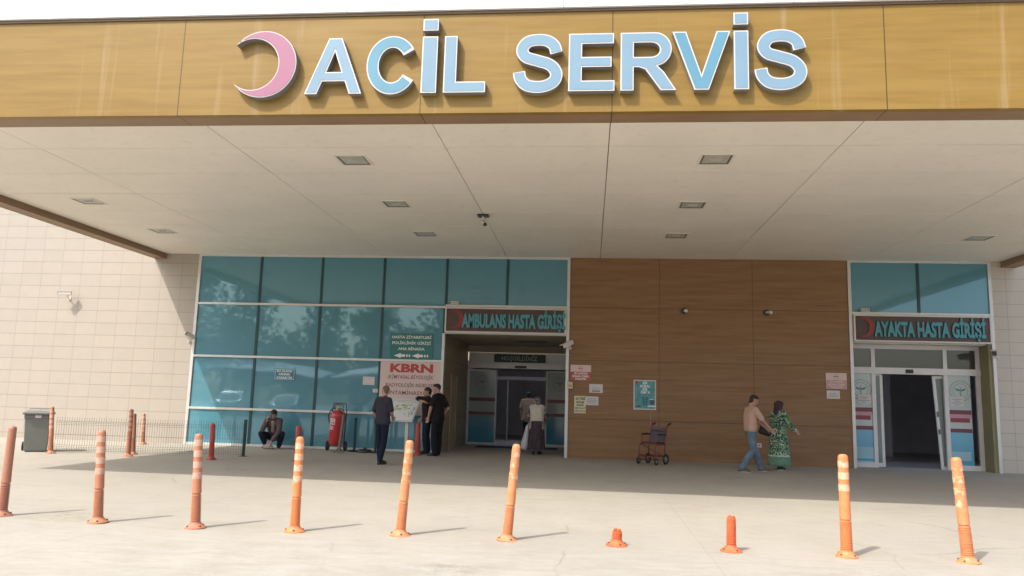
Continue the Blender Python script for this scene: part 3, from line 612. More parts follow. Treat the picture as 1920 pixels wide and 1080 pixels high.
def poster(o, x0, wx, z0, wz, y):
    MB().box(x0 + .05 * wx, x0 + .95 * wx, y - .002, y, z0 + .04 * wz, z0 + .965 * wz).build("picture", mat("teal_poster_print", (.09, .30, .32), .5, var=.3, vscale=5), o)
    mb = MB()
    for t, a, b, c_ in (("BİR", .40, .62, .86), ("KURAL", .28, .74, .755), ("BİR", .40, .62, .65), ("ÖMÜR", .30, .74, .545)): text_into(mb, t, x0 + a * wx, x0 + b * wx, z0 + c_ * wz, z0 + (c_ + .075) * wz, y - .005, bold=.05, slant=.15)
    mb.build("lettering", m_txtw, o)
    mb = MB()
    for i in range(5): mb.box(x0 + (.42 - .01 * i) * wx, x0 + (.50) * wx, y - .004, y - .0025, z0 + (.16 + .055 * i) * wz, z0 + (.20 + .055 * i) * wz); mb.box(x0 + .53 * wx, x0 + (.60 + .01 * i) * wx, y - .004, y - .0025, z0 + (.16 + .055 * i) * wz, z0 + (.20 + .055 * i) * wz)
    mb.box(x0 + .74 * wx, x0 + .93 * wx, y - .004, y - .0025, z0 + .18 * wz, z0 + .33 * wz); mb.box(x0 + .12 * wx, x0 + .32 * wx, y - .004, y - .0025, z0 + .09 * wz, z0 + .14 * wz)
    mb.build("figures", mat("navy_print", (.03, .10, .13), .5), o)
    MB().box(x0 + .64 * wx, x0 + .94 * wx, y - .004, y - .0025, z0 + .10 * wz, z0 + .145 * wz).box(x0 + .70 * wx, x0 + .90 * wx, y - .004, y - .0025, z0 + .34 * wz, z0 + .36 * wz).build("white_shapes", m_txtw, o)
    MB().box(x0 + .06 * wx, x0 + .20 * wx, y - .005, y - .003, z0 + .88 * wz, z0 + .955 * wz).build("red_badge", mat("badge_red", (.35, .05, .05), .5), o)
paper(1188, 712, 1230, 769, "teal traffic safety poster in a white border on the brown wall", poster, name="poster")
x0, z1 = P(1064, 716, D); x1, z0 = P(1074, 729, D)
s = thing("call_box", "small cream call box fixed low on the aluminium strip by the ambulance entrance", "call box", ((x0 + x1) / 2, D - .045, z0))
MB().box(x0, x1, D - .10, D - .05, z0, z1).build("housing", mat("cream_plastic", (.58, .47, .33), .5), s, bevel=.008); MB().box(x0 + .03, x1 - .03, D - .104, D - .1, z0 + .05, z1 - .07).build("button_plate", mat("tan_plate", (.40, .28, .14), .5), s)
x0, z1 = P(1419, 831, D); x1, z0 = P(1428, 839, D)
s = thing("wall_socket", "white socket plate low on the brown wall between the walking couple", "socket", ((x0 + x1) / 2, D, z0)); MB().box(x0, x1, D - .012, D, z0, z1).build("plate", m_paper, s, bevel=.003); MB().cyl(((x0 + x1) / 2, D - .014, (z0 + z1) / 2), ((x0 + x1) / 2, D - .011, (z0 + z1) / 2), .03).build("socket", m_gp, s)
# exit unit boxes above the signs
def exitbox(px0, px1, py, lab):
    x0, x1 = P(px0, py, D)[0], P(px1, py, D)[0]; z = 4.05 if px0 < 1000 else 4.033
    s = thing("emergency_light", lab, "light", ((x0 + x1) / 2, D - .05, z), "small boxes on the sign tops")
    MB().box(x0, x1, D - .11, D - .04, z, z + .085).build("housing", mat("grey_white_box", (.55, .53, .50), .5), s, bevel=.006)
    for i in range(3): xx = x0 + (i + .5) * (x1 - x0) / 3; MB().cyl((xx, D - .114, z + .042), (xx, D - .108, z + .042), .022).build("lamp", m_gp, s)
exitbox(846, 861, 572, "small white three-lamp box on top of the ambulance sign"); exitbox(1612, 1628, 585, "small grey three-lamp box on top of the outpatient sign")
# papers on outpatient panels
paper(1608, 740, 1633, 757, "white paper taped over the emblem on the left outpatient panel", lines_tex([(.72, .06, .15, .85), (.52, .06, .3, .7), (.32, .06, .08, .92), (.12, .06, .3, .65)], m_gp), y=YR + .02)
paper(1781, 744, 1808, 762, "white paper taped over the emblem on the right outpatient panel", lines_tex([(.72, .06, .15, .85), (.52, .06, .3, .7), (.32, .06, .08, .92), (.12, .06, .3, .65)], m_gp), y=YR + .02)
# welcome sign in recess
x0, x1 = P(927, 672, YB)[0], P(1023, 672, YB)[0]
flat_sign("welcome_sign", "dark green HOŞGELDİNİZ sign above the ambulance sliding doors", "sign", x0, x1, hz1 + .01, zt - .01, YB - .035, mat("dark_green_sign", (.02, .045, .03), .4), [("HOŞGELDİNİZ", .15, .84, .25, .76)], mat("grey_white_print", (.45, .45, .42), .5), bold=.01, th=.02)
# recess ceiling vent and small wall units
xv, yv = P(997, 636, 23.2)[0], 23.2
s = thing("ceiling_vent", "dark slotted vent in the ambulance recess ceiling", "vent", (xv, yv, 3.24)); mb = MB()
for i in range(5): mb.box(xv - .45, xv + .45, yv - .2 + i * .08, yv - .16 + i * .08, 3.215, 3.232)
mb.build("slats", m_black, s); MB().box(xv - .5, xv + .5, yv - .25, yv + .25, 3.232, 3.2395).build("frame", m_gp, s)

# ------------------------------------------------------------------ ceiling lights
m_reflect = mat("lamp_reflector", (.42, .41, .36), .3, var=.15, vscale=9)
def ceil_light():
    s = thing("ceiling_light", "x", "ceiling light", (0, 0, 0), "square recessed lights in the canopy soffit"); a = .27
    MB().box(-a, a, -a, -a + .035, -.012, 0).box(-a, a, a - .035, a, -.012, 0).box(-a, -a + .035, -a + .035, a - .035, -.012, 0).box(a - .035, a, -a + .035, a - .035, -.012, 0).build("frame", mat("white_lamp_frame", (.70, .66, .58), .4), s)
    MB().add([(-a + .035, -a + .035, -.011), (a - .035, -a + .035, -.011), (a - .035, a - .035, -.011), (-a + .035, a - .035, -.011), (-a + .07, -a + .07, -.002), (a - .07, -a + .07, -.002), (a - .07, a - .07, -.002), (-a + .07, a - .07, -.002)],
             [(0, 1, 5, 4), (1, 2, 6, 5), (2, 3, 7, 6), (3, 0, 4, 7)]).build("reflector", mat("dark_lamp_rim", (.14, .125, .09), .4), s)
    MB().add([(-a + .07, -a + .07, -.003), (a - .07, -a + .07, -.003), (a - .07, a - .07, -.003), (-a + .07, a - .07, -.003)], [(0, 1, 2, 3)]).cyl((-.09, 0, -.008), (.09, 0, -.008), .02).build("diffuser", m_reflect, s)
    return s
proto = None
for col, xx in (("left-centre", -4.02), ("right-centre", 1.97)):
    for row, yy in (("nearest", 12.33), ("middle", 15.25), ("farthest", 18.12)):
        s = ceil_light() if proto is None else copy_tree(proto); proto = proto or s
        s.location = (xx, yy, SOF); s['label'] = "%s of the three square soffit lights in the %s row" % (row, col)
for xx, yy, lab in ((-10.67, 15.1, "larger of two soffit lights close to the left canopy edge"), (-10.67, 18.0, "smaller farther soffit light close to the left canopy edge"), (8.7, 18.13, "lone soffit light above the outpatient entrance")):
    s = copy_tree(proto); s.location = (xx, yy, SOF); s['label'] = lab

# ------------------------------------------------------------------ cameras
m_cam = mat("cream_camera_shell", (.60, .56, .50), .4); m_camd = mat("camera_black", (.03, .028, .025), .3)
def cctv(px, py, label, dirv, mount, L=.30, hood=True, y=D, r=.05):
    """camera body centre at image point on a plane 0.3 m off the wall"""
    cx, cz = P(px, py, y - .28); c0 = Vector((cx, y - .28, cz)); d = Vector(dirv).normalized()
    s = thing("security_camera", label, "camera", tuple(mount), "security cameras")
    a = d.cross(Vector((0, 0, 1))).normalized(); u = a.cross(d); Mx = Matrix((a, d, u)).transposed().to_4x4(); Mx.translation = c0
    MB().box(-r, r, -L / 2, L / 2, -r, r, M=Mx).build("housing", m_cam, s, bevel=.012)
    MB().box(-r - .012, r + .012, -L / 2 + .0, L / 2 + .05, r - .002, r + .014, M=Mx).build("sun_hood", m_cam, s, bevel=.004)
    MB().box(-r * .85, r * .85, L / 2 + .001, L / 2 + .008, -r * .85, r * .85, M=Mx).build("lens_window", m_camd, s)
    j = c0 - d * L * .2 - u * (r + .03)
    MB().tube([c0 - d * L * .2 - u * r, j, Vector((mount[0], mount[1] - .06, mount[2])), Vector(mount)], .018, 8).cyl(Vector(mount) + Vector((0, -.02, 0)), mount, .05).build("bracket", m_cam, s)
    return s
mx, mz = P(131, 560, D); cctv(122, 550, "bullet camera on arm high on the sunlit cream tile wall", (-1, -.45, -.06), (mx, D, mz), L=.34)
mx, mz = P(355, 640, D); cctv(357, 630, "bullet camera on the cream wall edge left of the glazing", (-.5, -.75, .38), (mx, D, mz), L=.27)
mx, mz = P(1069, 652, D - .05); cctv(1064, 646, "bullet camera on the strip between ambulance entrance and brown wall", (-.78, -.5, -.42), (mx, D - .045, mz), L=.34)
mx, mz = P(1871, 670, D); cctv(1864, 662, "bullet camera on the shaded tiles right of the outpatient doors", (-.45, -.9, -.15), (mx, D, mz), L=.26, r=.065)
def spot(px, py, label, dx):
    x, z = P(px, py, D); s = thing("security_camera", label, "camera", (x, D, z), "security cameras")
    MB().cyl((x, D - .025, z), (x, D, z), .085, .09, 20).build("base_plate", m_camd, s); MB().tube([(x, D - .02, z), (x + dx * .03, D - .1, z - .0), (x + dx * .08, D - .2, z - .02)], [.03, .035, .045], 12).build("housing", m_cam, s, smooth=False)
spot(1283, 583, "small white camera on a black round base, brown wall centre", .3); spot(1437, 586, "small white camera on a black round base, brown wall right part", 1.0)
x, y_ = -2.33, 16.15; s = thing("security_camera", "small camera hanging from a black plate on the canopy soffit", "camera", (x, y_, SOF), "security cameras")
MB().box(x - .12, x + .12, y_ - .09, y_ + .09, SOF - .05, SOF - .003).build("base_plate", m_camd, s, bevel=.01); MB().cyl((x, y_, SOF - .14), (x, y_, SOF - .05), .025).build("stem", m_cam, s)
MB().cyl((x - .01, y_ + .02, SOF - .14), (x + .06, y_ - .12, SOF - .24), .05, .055, 16).build("housing", m_cam, s); MB().cyl((x + .061, y_ - .122, SOF - .2414), (x + .065, y_ - .13, SOF - .247), .045).build("lens", m_camd, s)
# ------------------------------------------------------------------ bollards
def bol_mats(i, base, faded, wear):
    m, g = newmat("bollard_plastic_%s" % i); v = g.coord()
    g.base(g.mix(g.math('MULTIPLY', g.mapr(g.noise(v, 9, 6, .7), .45, .75), .5), base, faded)); g.set("Roughness", .5)
    m2, g = newmat("bollard_tape_%s" % i); v = g.coord()
    g.base(g.mix(g.mapr(g.noise(v, 14, 5, .6), wear - .04, wear + .04), base, {'orange': (.66, .40, .26), 'worn': (.70, .42, .26), 'pinkish': (.54, .32, .235), 'brown': (.42, .25, .18), 'red': (.5, .3, .26), 'orange_red': (.6, .4, .3)}[i])); g.set("Roughness", .45)
    return m, m2
BM = {'orange': bol_mats('orange', (.66, .20, .065), (.66, .33, .17), .40), 'worn': bol_mats('worn', (.62, .215, .085), (.66, .37, .21), .50), 'pinkish': bol_mats('pinkish', (.44, .165, .085), (.48, .26, .16), .38),
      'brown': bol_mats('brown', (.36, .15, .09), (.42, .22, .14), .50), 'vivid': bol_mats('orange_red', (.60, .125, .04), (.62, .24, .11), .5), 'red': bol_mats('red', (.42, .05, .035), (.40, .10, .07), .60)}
def bollard(kind, h=1.0, bands=4, ribs=14, broken=False, rad=.043):
    m, m2 = BM[kind]
    s = thing("bollard", "x", "bollard", (0, 0, 0), "flexible orange bollards")
    rb_ = rad + .011
    prof = [(.112, 0), (.112, .008), (.094, .02), (.080, .032), (rb_ + .006, .05), (rb_ + .002, .06)]
    z = .06; step = (.355 - .06) / ribs
    while z + step < min(h, .36):
        rr = rb_ - (z / .36) * .004
        prof += [(rr, z), (rr, z + step * .6), (rr - .010, z + step * .68), (rr - .010, z + step * .97)]; z += step
    if h > .4:
        prof += [(rb_ - .004, .37), (rb_ - .006, .46), (rad + .003, .60), (rad, h - .035), (rad - .003, h - .02), (rad - .012, h - .006), (rad - .03, h), (.001, h)]
        MB().lathe(prof, 26).build("post", m, s, smooth=False)
    else:
        n = 26; mb = MB(); mb.lathe(prof, n)
        rin = prof[-1][0] - .012
        ro = [(prof[-1][0] * math.cos(2 * math.pi * k / n), prof[-1][0] * math.sin(2 * math.pi * k / n), h + (.012 * math.sin(k * .9) + .006 * math.sin(k * 2.3) - .04 * (k in (17, 18, 19, 20, 21)) if broken else .004 * math.sin(k))) for k in range(n)]
        rb = [(prof[-1][0] * math.cos(2 * math.pi * k / n), prof[-1][0] * math.sin(2 * math.pi * k / n), prof[-1][1] + .001) for k in range(n)]
        ri = [(q[0] * rin / prof[-1][0], q[1] * rin / prof[-1][0], q[2]) for q in ro]; rd = [(q[0], q[1], prof[-1][1] + .002) for q in ri]
        mb.loft([rb, ro, ri, rd]); mb.build("post", m, s)
    mb = MB()
    for k in range(4): t = k * math.pi / 2 + .6; mb.cyl((.09 * math.cos(t), .09 * math.sin(t), .015), (.09 * math.cos(t), .09 * math.sin(t), .034), .010, n=6)
    mb.build("bolts", mat("rusty_bolt", (.12, .09, .07), .5), s)
    for k in range(bands):
        z1 = h - .065 - k * .117; rq = rad + .003 * max(0, (h - z1)) / max(.3, h - .6); MB().lathe([(rq + .0005, z1 - .068), (rq + .0025, z1 - .066), (rq + .0022, z1 - .002), (rq + .0002, z1)], 26).build("reflective_band", m2, s)
    return s
protos = {}
def place_bollard(kind, px, py, tx, ty, label, h=1.0, bands=4, broken=False, rad=.043, ylean=0, Y=None):
    key = (kind, h, bands, broken, rad)
    if key not in protos: s = bollard(kind, h, bands, broken=broken, rad=rad); protos[key] = s
    else: s = copy_tree(protos[key])
    x, y = G(px, py)
    if Y: x, y = P(px, py, Y)[0], Y
    X2, Z2 = P(tx, ty, y); lean = math.atan2(X2 - x, Z2)
    s.location = (x, y, 0); s.rotation_euler = (R(ylean), lean, random.uniform(0, 6)); s.rotation_mode = 'XYZ'
    # rotation about z first, then lean
    s.rotation_euler = (Matrix.Rotation(lean, 3, 'Y') @ Matrix.Rotation(R(ylean), 3, 'X') @ Matrix.Rotation(random.uniform(-.5, .5), 3, 'Z')).to_euler()
    s['label'] = label; return s
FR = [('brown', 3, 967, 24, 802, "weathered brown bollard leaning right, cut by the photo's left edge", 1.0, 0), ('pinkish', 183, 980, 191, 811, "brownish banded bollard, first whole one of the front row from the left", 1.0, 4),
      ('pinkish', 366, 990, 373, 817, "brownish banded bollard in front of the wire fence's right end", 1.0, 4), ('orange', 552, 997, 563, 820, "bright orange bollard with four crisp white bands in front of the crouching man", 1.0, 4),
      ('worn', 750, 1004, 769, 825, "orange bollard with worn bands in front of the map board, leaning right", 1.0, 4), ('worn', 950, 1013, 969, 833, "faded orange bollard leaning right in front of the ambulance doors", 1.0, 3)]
for k_, px, py, tx, ty, lab, h, b in FR: place_bollard(k_, px, py, tx, ty, lab, h, b)
place_bollard('vivid', 1156, 1023, 1157, 1003, "shortest broken-off orange bollard stump with ragged rim", .16, 0, True)
place_bollard('vivid', 1371, 1034, 1371, 970, "knee-high cut orange bollard of ribs only, between stump and tall ones", .35, 0, rad=.040)
place_bollard('orange', 1588, 1044, 1580, 853, "bright orange bollard with chipped bands left of the outpatient doors", 1.01, 3, rad=.049)
place_bollard('worn', 1816, 1055, 1792, 858, "rightmost bollard, leaning left in front of the outpatient doors", 1.02, 4, rad=.049)
place_bollard('pinkish', 95, 850, 98, 763, "banded bollard standing against the grey wheelie bin", 1.03, 4)
place_bollard('pinkish', 240, 856, 247, 766, "taller banded bollard in front of the wire fence left of its middle", 1.03, 4)
place_bollard('brown', 249, 852, 252, 778, "plain dark bollard hidden right behind the banded one at the fence", .92, 0, rad=.045)
place_bollard('pinkish', 268, 833, 270, 777, "small banded bollard behind the wire fence close to the cream wall", .82, 4)
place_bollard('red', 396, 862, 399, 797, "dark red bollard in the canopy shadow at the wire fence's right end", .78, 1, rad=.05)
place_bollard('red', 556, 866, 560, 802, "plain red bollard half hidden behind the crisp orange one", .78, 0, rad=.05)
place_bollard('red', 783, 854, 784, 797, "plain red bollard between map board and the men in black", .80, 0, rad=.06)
# ------------------------------------------------------------------ wheelie bin
bx, by = G(66, 846)
s = thing("wheelie_bin", "grey-green wheeled refuse bin with hinged lid standing by the cream wall", "bin", (bx, by, 0))
m_bin = mat("grey_green_plastic", (.155, .165, .145), .5, var=.06, vscale=5, bump=.05, bscale=80)
rot = Matrix.Translation((bx, by, 0)) @ Matrix.Rotation(R(34), 4, 'Z')
def ringr(x0, x1, y0, y1, z, M): return [M @ Vector(q) for q in ((x0, y0, z), (x1, y0, z), (x1, y1, z), (x0, y1, z))]
mb = MB(); mb.loft([ringr(-.22, .22, -.24, .24, .02, rot), ringr(-.26, .26, -.30, .32, .74, rot), ringr(-.275, .275, -.32, .34, .75, rot), ringr(-.275, .275, -.32, .34, .83, rot)])
mb.build("body", m_bin, s, bevel=.015)
mb = MB(); mb.loft([ringr(-.31, .31, -.37, .36, .835, rot), ringr(-.31, .31, -.37, .36, .875, rot), ringr(-.22, .22, -.26, .26, .915, rot)]); lid = mb.build("lid", m_bin, s, bevel=.01)
mb = MB()
pts = [rot @ Vector(q) for q in ((-.22, .36, .86), (-.22, .40, .95), (.22, .40, .95), (.22, .36, .86))]; mb.tube(pts, .012, 8); mb.tube([rot @ Vector((0, .38, .87)), rot @ Vector((0, .40, .95))], .01, 6); mb.build("handle", m_gp, s)
for sx in (-1, 1): w_ = MB().cyl(rot @ Vector((sx * .24, .28, .1)), rot @ Vector((sx * .29, .28, .1)), .1, n=20).build("wheel", m_black, s); MB().cyl(rot @ Vector((sx * .235, .28, .1)), rot @ Vector((sx * .295, .28, .1)), .045, n=12).build("hub", mat("red_brown_hub", (.2, .06, .04), .5), w_)
fm = rot
MB().box(-.06, .06, -.328, -.321, .76, .82, M=fm).build("sticker", m_paper, s)
# ------------------------------------------------------------------ wire mesh fence
fa = Vector((*G(101, 847), 0)); fb = Vector((*G(455, 856), 0)); fd = (fb - fa); FL = fd.length; fd.normalize(); fn = Vector((-fd.y, fd.x, 0))
s = thing("wire_fence", "low green wire mesh fence panel between the wheelie bin and the glazing", "fence", tuple(fa))
m_wire = mat("dark_green_wire", (.03, .05, .04), .5)
mb = MB(); prof = [(.03, 0), (.08, 0), (.12, -.035), (.16, 0), (.62, 0), (.66, -.035), (.70, 0), (.79, 0)]; nW = int(FL / .055)
for i in range(nW + 1):
    p = fa + fd * (FL * i / nW); mb.tube([p + fn * dx + Vector((0, 0, z)) for z, dx in prof], .0026, 4)
for z, dx in ((.045, 0), (.08, 0), (.12, -.035), (.16, 0), (.39, 0), (.62, 0), (.66, -.035), (.70, 0)):
    mb.tube([fa + fn * dx + Vector((0, 0, z)), fb + fn * dx + Vector((0, 0, z))], .003, 4)
mb.build("wire_mesh", m_wire, s)
for p in (fb,):
    M = Matrix.Translation(p) @ Matrix.Rotation(math.atan2(fd.y, fd.x), 4, 'Z')
    MB().box(-.03, .03, .008, .068, 0, .84, M=M).build("post", mat("dark_green_post", (.015, .035, .03), .45), s)
    MB().box(-.08, .08, -.05, .11, .001, .012, M=M).build("base_plate", MATS["dark_green_post"], s)

# ------------------------------------------------------------------ trolley fire extinguisher
ex, ey = P(628, 842, 20.45)[0], 20.45
s = thing("fire_extinguisher", "large red trolley fire extinguisher standing in front of the glazing", "extinguisher", (ex, ey, 0))
m_redx = mat("extinguisher_red", (.42, .03, .03), .3, var=.06, vscale=4, coat=.4)
T = Matrix.Translation((ex, ey, .14)) @ Matrix.Rotation(R(4.5), 4, 'Y') @ Matrix.Rotation(R(10), 4, 'X')
def xf(mb, M): mb.v = [tuple(M @ Vector(q)) for q in mb.v]; return mb
xf(MB().lathe([(.05, 0), (.13, .015), (.175, .06), (.185, .12), (.185, .80), (.17, .87), (.12, .93), (.05, .955)], 30), T).build("tank", m_redx, s, smooth=True)
xf(MB().cyl((0, 0, .95), (0, 0, 1.0), .04).cyl((-.05, 0, 1.0), (.05, 0, 1.0), .02).cyl((0, 0, 1.0), (0, -.05, 1.03), .03), T).build("valve", mat("brass", (.45, .36, .22), .35, metal=.6), s)
mb = MB(); hp = [(-.05, 0, 1.0), (-.14, -.02, .99), (-.2, -.03, .9), (-.235, -.03, .78), (-.22, -.03, .66), (-.17, -.1, .62)]
mb.tube([Vector((*q,)) for q in [(a, b, c) for a, b, c in [(h_[0], h_[1], h_[2]) for h_ in hp]]], .016, 8); mb.tube([(.05, 0, 1.0), (.15, -.05, .99), (.22, -.06, .88), (.225, -.06, .72), (.19, -.1, .62)], .016, 8)
xf(mb, T).build("hose", m_black, s, smooth=True)
mb = MB(); mb.tube([(-.19, .12, .0), (-.2, .13, .9), (-.16, .14, 1.10), (.16, .14, 1.12), (.2, .13, .9), (.19, .12, .0)], .014, 8); mb.tube([(-.19, .1, .25), (.19, .1, .25)], .012); mb.tube([(-.12, .05, 1.0), (-.1, .1, 1.08), (.1, .1, 1.08), (.12, .05, 1.0)], .012, 6)
xf(mb, T).build("trolley_frame", mat("dark_red_frame", (.07, .02, .02), .4), s)
for sx in (-1, 1): w_ = MB().cyl((ex + sx * .22, ey + .1, .13), (ex + sx * .26, ey + .1, .13), .13, n=22).build("wheel", m_black, s); MB().cyl((ex + sx * .215, ey + .1, .13), (ex + sx * .265, ey + .1, .13), .05, n=12).build("hub", m_gp, w_)
mb = MB()
def curved(mb, a0, a1, z0, z1, r=.1865):
    n = 6
    for i in range(n):
        t0, t1 = R(a0 + (a1 - a0) * i / n), R(a0 + (a1 - a0) * (i + 1) / n)
        mb.add([(r * math.sin(t0), -r * math.cos(t0), z0), (r * math.sin(t1), -r * math.cos(t1), z0), (r * math.sin(t1), -r * math.cos(t1), z1), (r * math.sin(t0), -r * math.cos(t0), z1)], [(0, 1, 2, 3)])
curved(mb, -50, -44, .42, .76); 
for z in (.74, .70, .66, .60, .52, .47): curved(mb, -38, 2 - 10 * (z < .6), z, z + .018)
curved(mb, -38, -34, .60, .76); curved(mb, -2, 2, .60, .76)
xf(mb, T).build("label", m_txtw, s)
# barrier posts and floor base next to the extinguisher
def barrier(px, py, h, label, m, Y, foot='disc', lean=0):
    x = P(px, py, Y)[0]; s = thing("barrier_post", label, "post", (x, Y, 0), "slim posts by the fire extinguisher")
    top = Vector((x + lean, Y, h))
    MB().tube([(x, Y, .03), top], .03 if foot != 'splay' else .036, 12).build("tube", m, s); MB().lathe([(.04, 0), (.045, .03), (.03, .06), (.01, .07)], 14, c=tuple(top)).build("cap", m, s)
    if foot == 'disc': MB().lathe([(.17, 0), (.17, .015), (.15, .03), (.04, .045)], 24, c=(x, Y, 0)).build("base", m_black, s)
    else:
        mb = MB()
        for a in (30, 120, 210, 300): mb.tube([(x, Y, .16), (x + .13 * math.cos(R(a)), Y + .13 * math.sin(R(a)), .015)], .014, 6)
        mb.build("base", m, s)
barrier(635, 852, .92, "grey brown post on splayed feet in front of the red extinguisher", mat("grey_brown_metal", (.16, .12, .10), .5), 19.6, 'splay', .07)
barrier(664, 842, .82, "dark green slim post just right of the extinguisher", mat("black_green_metal", (.012, .03, .028), .4), 20.5)
barrier(703, 845, .95, "dark slim post half hidden behind the man in the navy polo", MATS["black_green_metal"], 20.3)
x = P(684, 838, 20.3)[0]; s = thing("rubber_base", "flat black rubber barrier base lying by the glass, behind the slim posts", "base", (x, 20.3, 0)); MB().lathe([(.20, 0), (.21, .02), (.2, .06), (.13, .085), (.05, .09), (.045, .13), (.02, .13)], 28, c=(x, 20.3, 0)).build("disc", m_black, s, smooth=False)
MB().tube([(x + .04 * math.cos(t * .7) - .25 - t * .02, 20.25 + .05 * math.sin(t * .7), .02 + .002 * t) for t in range(14)], .012, 6).build("rope", m_black, s)
# ------------------------------------------------------------------ site map board on a stand
YM = 20.6
s = thing("map_board", "white site map board with green and grey plan on a slim aluminium post", "board", (P(765, 845, YM)[0], YM, 0))
bl, br = P(717, 800, YM)[0], P(779, 800, YM)[0]
c0 = P(724, 789, YM); c1 = P(775, 791, YM); c2 = P(788, 750, YM); c3 = P(736, 748, YM)
# tilted panel: top edge sits further back
q = [Vector((c0[0], YM - .18, c0[1])), Vector((c1[0], YM - .18, c1[1])), Vector((c2[0], YM + .08, c2[1])), Vector((c3[0], YM + .08, c3[1]))]
nrm = (q[1] - q[0]).cross(q[3] - q[0]).normalized()
if nrm.y > 0: nrm = -nrm
def quadslab(mb, a, b, c, d, n_, t): mb.add([a, b, c, d, a - n_ * t, b - n_ * t, c - n_ * t, d - n_ * t], [(0, 1, 2, 3), (4, 7, 6, 5), (0, 4, 5, 1), (1, 5, 6, 2), (2, 6, 7, 3), (3, 7, 4, 0)]); return mb
def bil(u, v_, o=0): return (q[0] * (1 - u) + q[1] * u) * (1 - v_) + (q[3] * (1 - u) + q[2] * u) * v_ + nrm * o
quadslab(MB(), q[0], q[1], q[2], q[3], nrm, .03).build("panel", mat("white_board", (.68, .68, .65), .4), s)
mb = MB()
for (a, b, c, d) in ((.03, .97, .04, .055), (.03, .97, .945, .96), (.03, .04, .055, .945), (.96, .97, .055, .945)): mb.add([bil(a, c, .003), bil(b, c, .003), bil(b, d, .003), bil(a, d, .003)], [(0, 1, 2, 3)])
mb.add([bil(.2, .87, .003), bil(.9, .87, .003), bil(.9, .89, .003), bil(.2, .89, .003)], [(0, 1, 2, 3)])
for i in range(46):
    u, v_ = random.uniform(.3, .9), random.uniform(.15, .6); a = random.uniform(.02, .05)
    if v_ > .22 + (1 - u) * .45 - .1 and v_ < .75: mb.add([bil(u, v_, .003), bil(u + a, v_ + a * .5, .003), bil(u + a * .6, v_ + a * 1.6, .003), bil(u - a * .3, v_ + a, .003)], [(0, 1, 2, 3)])
mb.build("plan_lines", mat("grey_plan", (.25, .27, .26), .6), s)
mb = MB()
for i in range(26):
    u = random.uniform(.12, .7); v_ = .55 + u * .12 + random.uniform(-.1, .12); a = random.uniform(.04, .09); mb.add([bil(u, v_, .0025), bil(u + a, v_ + a * .3, .0025), bil(u + a, v_ + a, .0025), bil(u, v_ + a * .6, .0025)], [(0, 1, 2, 3)])
mb.build("plan_green", mat("plan_green", (.36, .42, .14), .6), s)
px_ = P(761, 845, YM)[0]; MB().box(px_ - .04, px_ + .04, YM - .03, YM + .03, .012, 1.02).build("post", m_whitealu, s); MB().box(px_ - .5, px_ + .3, YM - .16, YM + .16, 0, .012).build("base_plate", mat("grey_steel_plate", (.25, .23, .21), .5), s)

# ------------------------------------------------------------------ transit wheelchair (dark red)
wx, wy = 1.62, 19.95
s = thing("transport_chair", "dark red hospital transport chair with small wheels against the brown wall", "wheelchair", (wx, wy, 0))
Tc = Matrix.Translation((wx, wy, 0)) @ Matrix.Rotation(R(-38), 4, 'Z')     # local: -y is the front
m_fr = mat("dark_red_tube", (.16, .035, .028), .35); m_pad = mat("dark_red_pad", (.10, .018, .016), .5); m_fab = mat("blue_grey_fabric", (.085, .095, .12), .8, bump=.1)
def tt(mb, pts, r=.016): mb.tube([Tc @ Vector(p) for p in pts], r, 8); return mb
mb = MB()
for sx in (-.23, .23):
    tt(mb, [(sx, .30, .98), (sx, .26, .96), (sx, .22, .92), (sx, .12, .45), (sx, .10, .12)]); tt(mb, [(sx, .14, .50), (sx, -.24, .50), (sx, -.30, .44), (sx, -.34, .14)]); tt(mb, [(sx, -.33, .22), (sx, .11, .2)]); tt(mb, [(sx, .16, .72), (sx, -.20, .72), (sx, -.22, .5)])
tt(mb, [(-.23, .20, .82), (.23, .20, .82)]); tt(mb, [(-.23, .11, .2), (.23, .11, .2)]); tt(mb, [(-.23, -.33, .2), (.23, -.33, .2)]); tt(mb, [(-.23, -.2, .48), (.23, .05, .2)], .01)
mb.build("frame", m_fr, s, smooth=True)
def pad(a, name, m, b=.01): x0, x1, y0, y1, z0, z1 = a; return MB().box(x0, x1, y0, y1, z0, z1, M=Tc).build(name, m, s, bevel=b)
pad((-.22, .22, -.24, .14, .50, .55), "seat", m_pad, .015)
mb = MB(); r_ = [[Tc @ Vector((x_, y0_ + .05 * (1 - (x_ / .21) ** 2), z_)) for x_ in (-.21, -.1, 0, .1, .21)] + [Tc @ Vector((x_, y0_ + .02 + .05 * (1 - (x_ / .21) ** 2), z_)) for x_ in (.21, .1, 0, -.1, -.21)] for z_, y0_ in ((.56, .13), (.70, .165), (.90, .21))]
mb.loft(r_); mb.build("backrest", m_fab, s)
for sx in (-.25, .21): pad((sx, sx + .05, -.22, .12, .725, .755), "armrest", m_pad)
for sx in (-.23, .23): MB().tube([Tc @ Vector((sx, .27, .965)), Tc @ Vector((sx, .38, 1.0))], .028, 10).build("push_handle", m_pad, s)
pad((-.2, .2, -.48, -.34, .13, .15), "footrest", m_black, .004)
def wheel(x_, y_, r_, wd):
    w_ = MB(); w_.tube([Tc @ Vector((x_, y_ + (r_ - wd) * math.cos(t * .3142), r_ + (r_ - wd) * math.sin(t * .3142))) for t in range(20)], wd, 8, True); w_ = w_.build("wheel", m_black, s, smooth=True)
    MB().cyl(Tc @ Vector((x_ - .012, y_, r_)), Tc @ Vector((x_ + .012, y_, r_)), r_ * .45, n=16).build("rim", m_gp, w_)
for sx in (-.26, .26): wheel(sx, .12, .13, .024); wheel(sx, -.30, .085, .02)
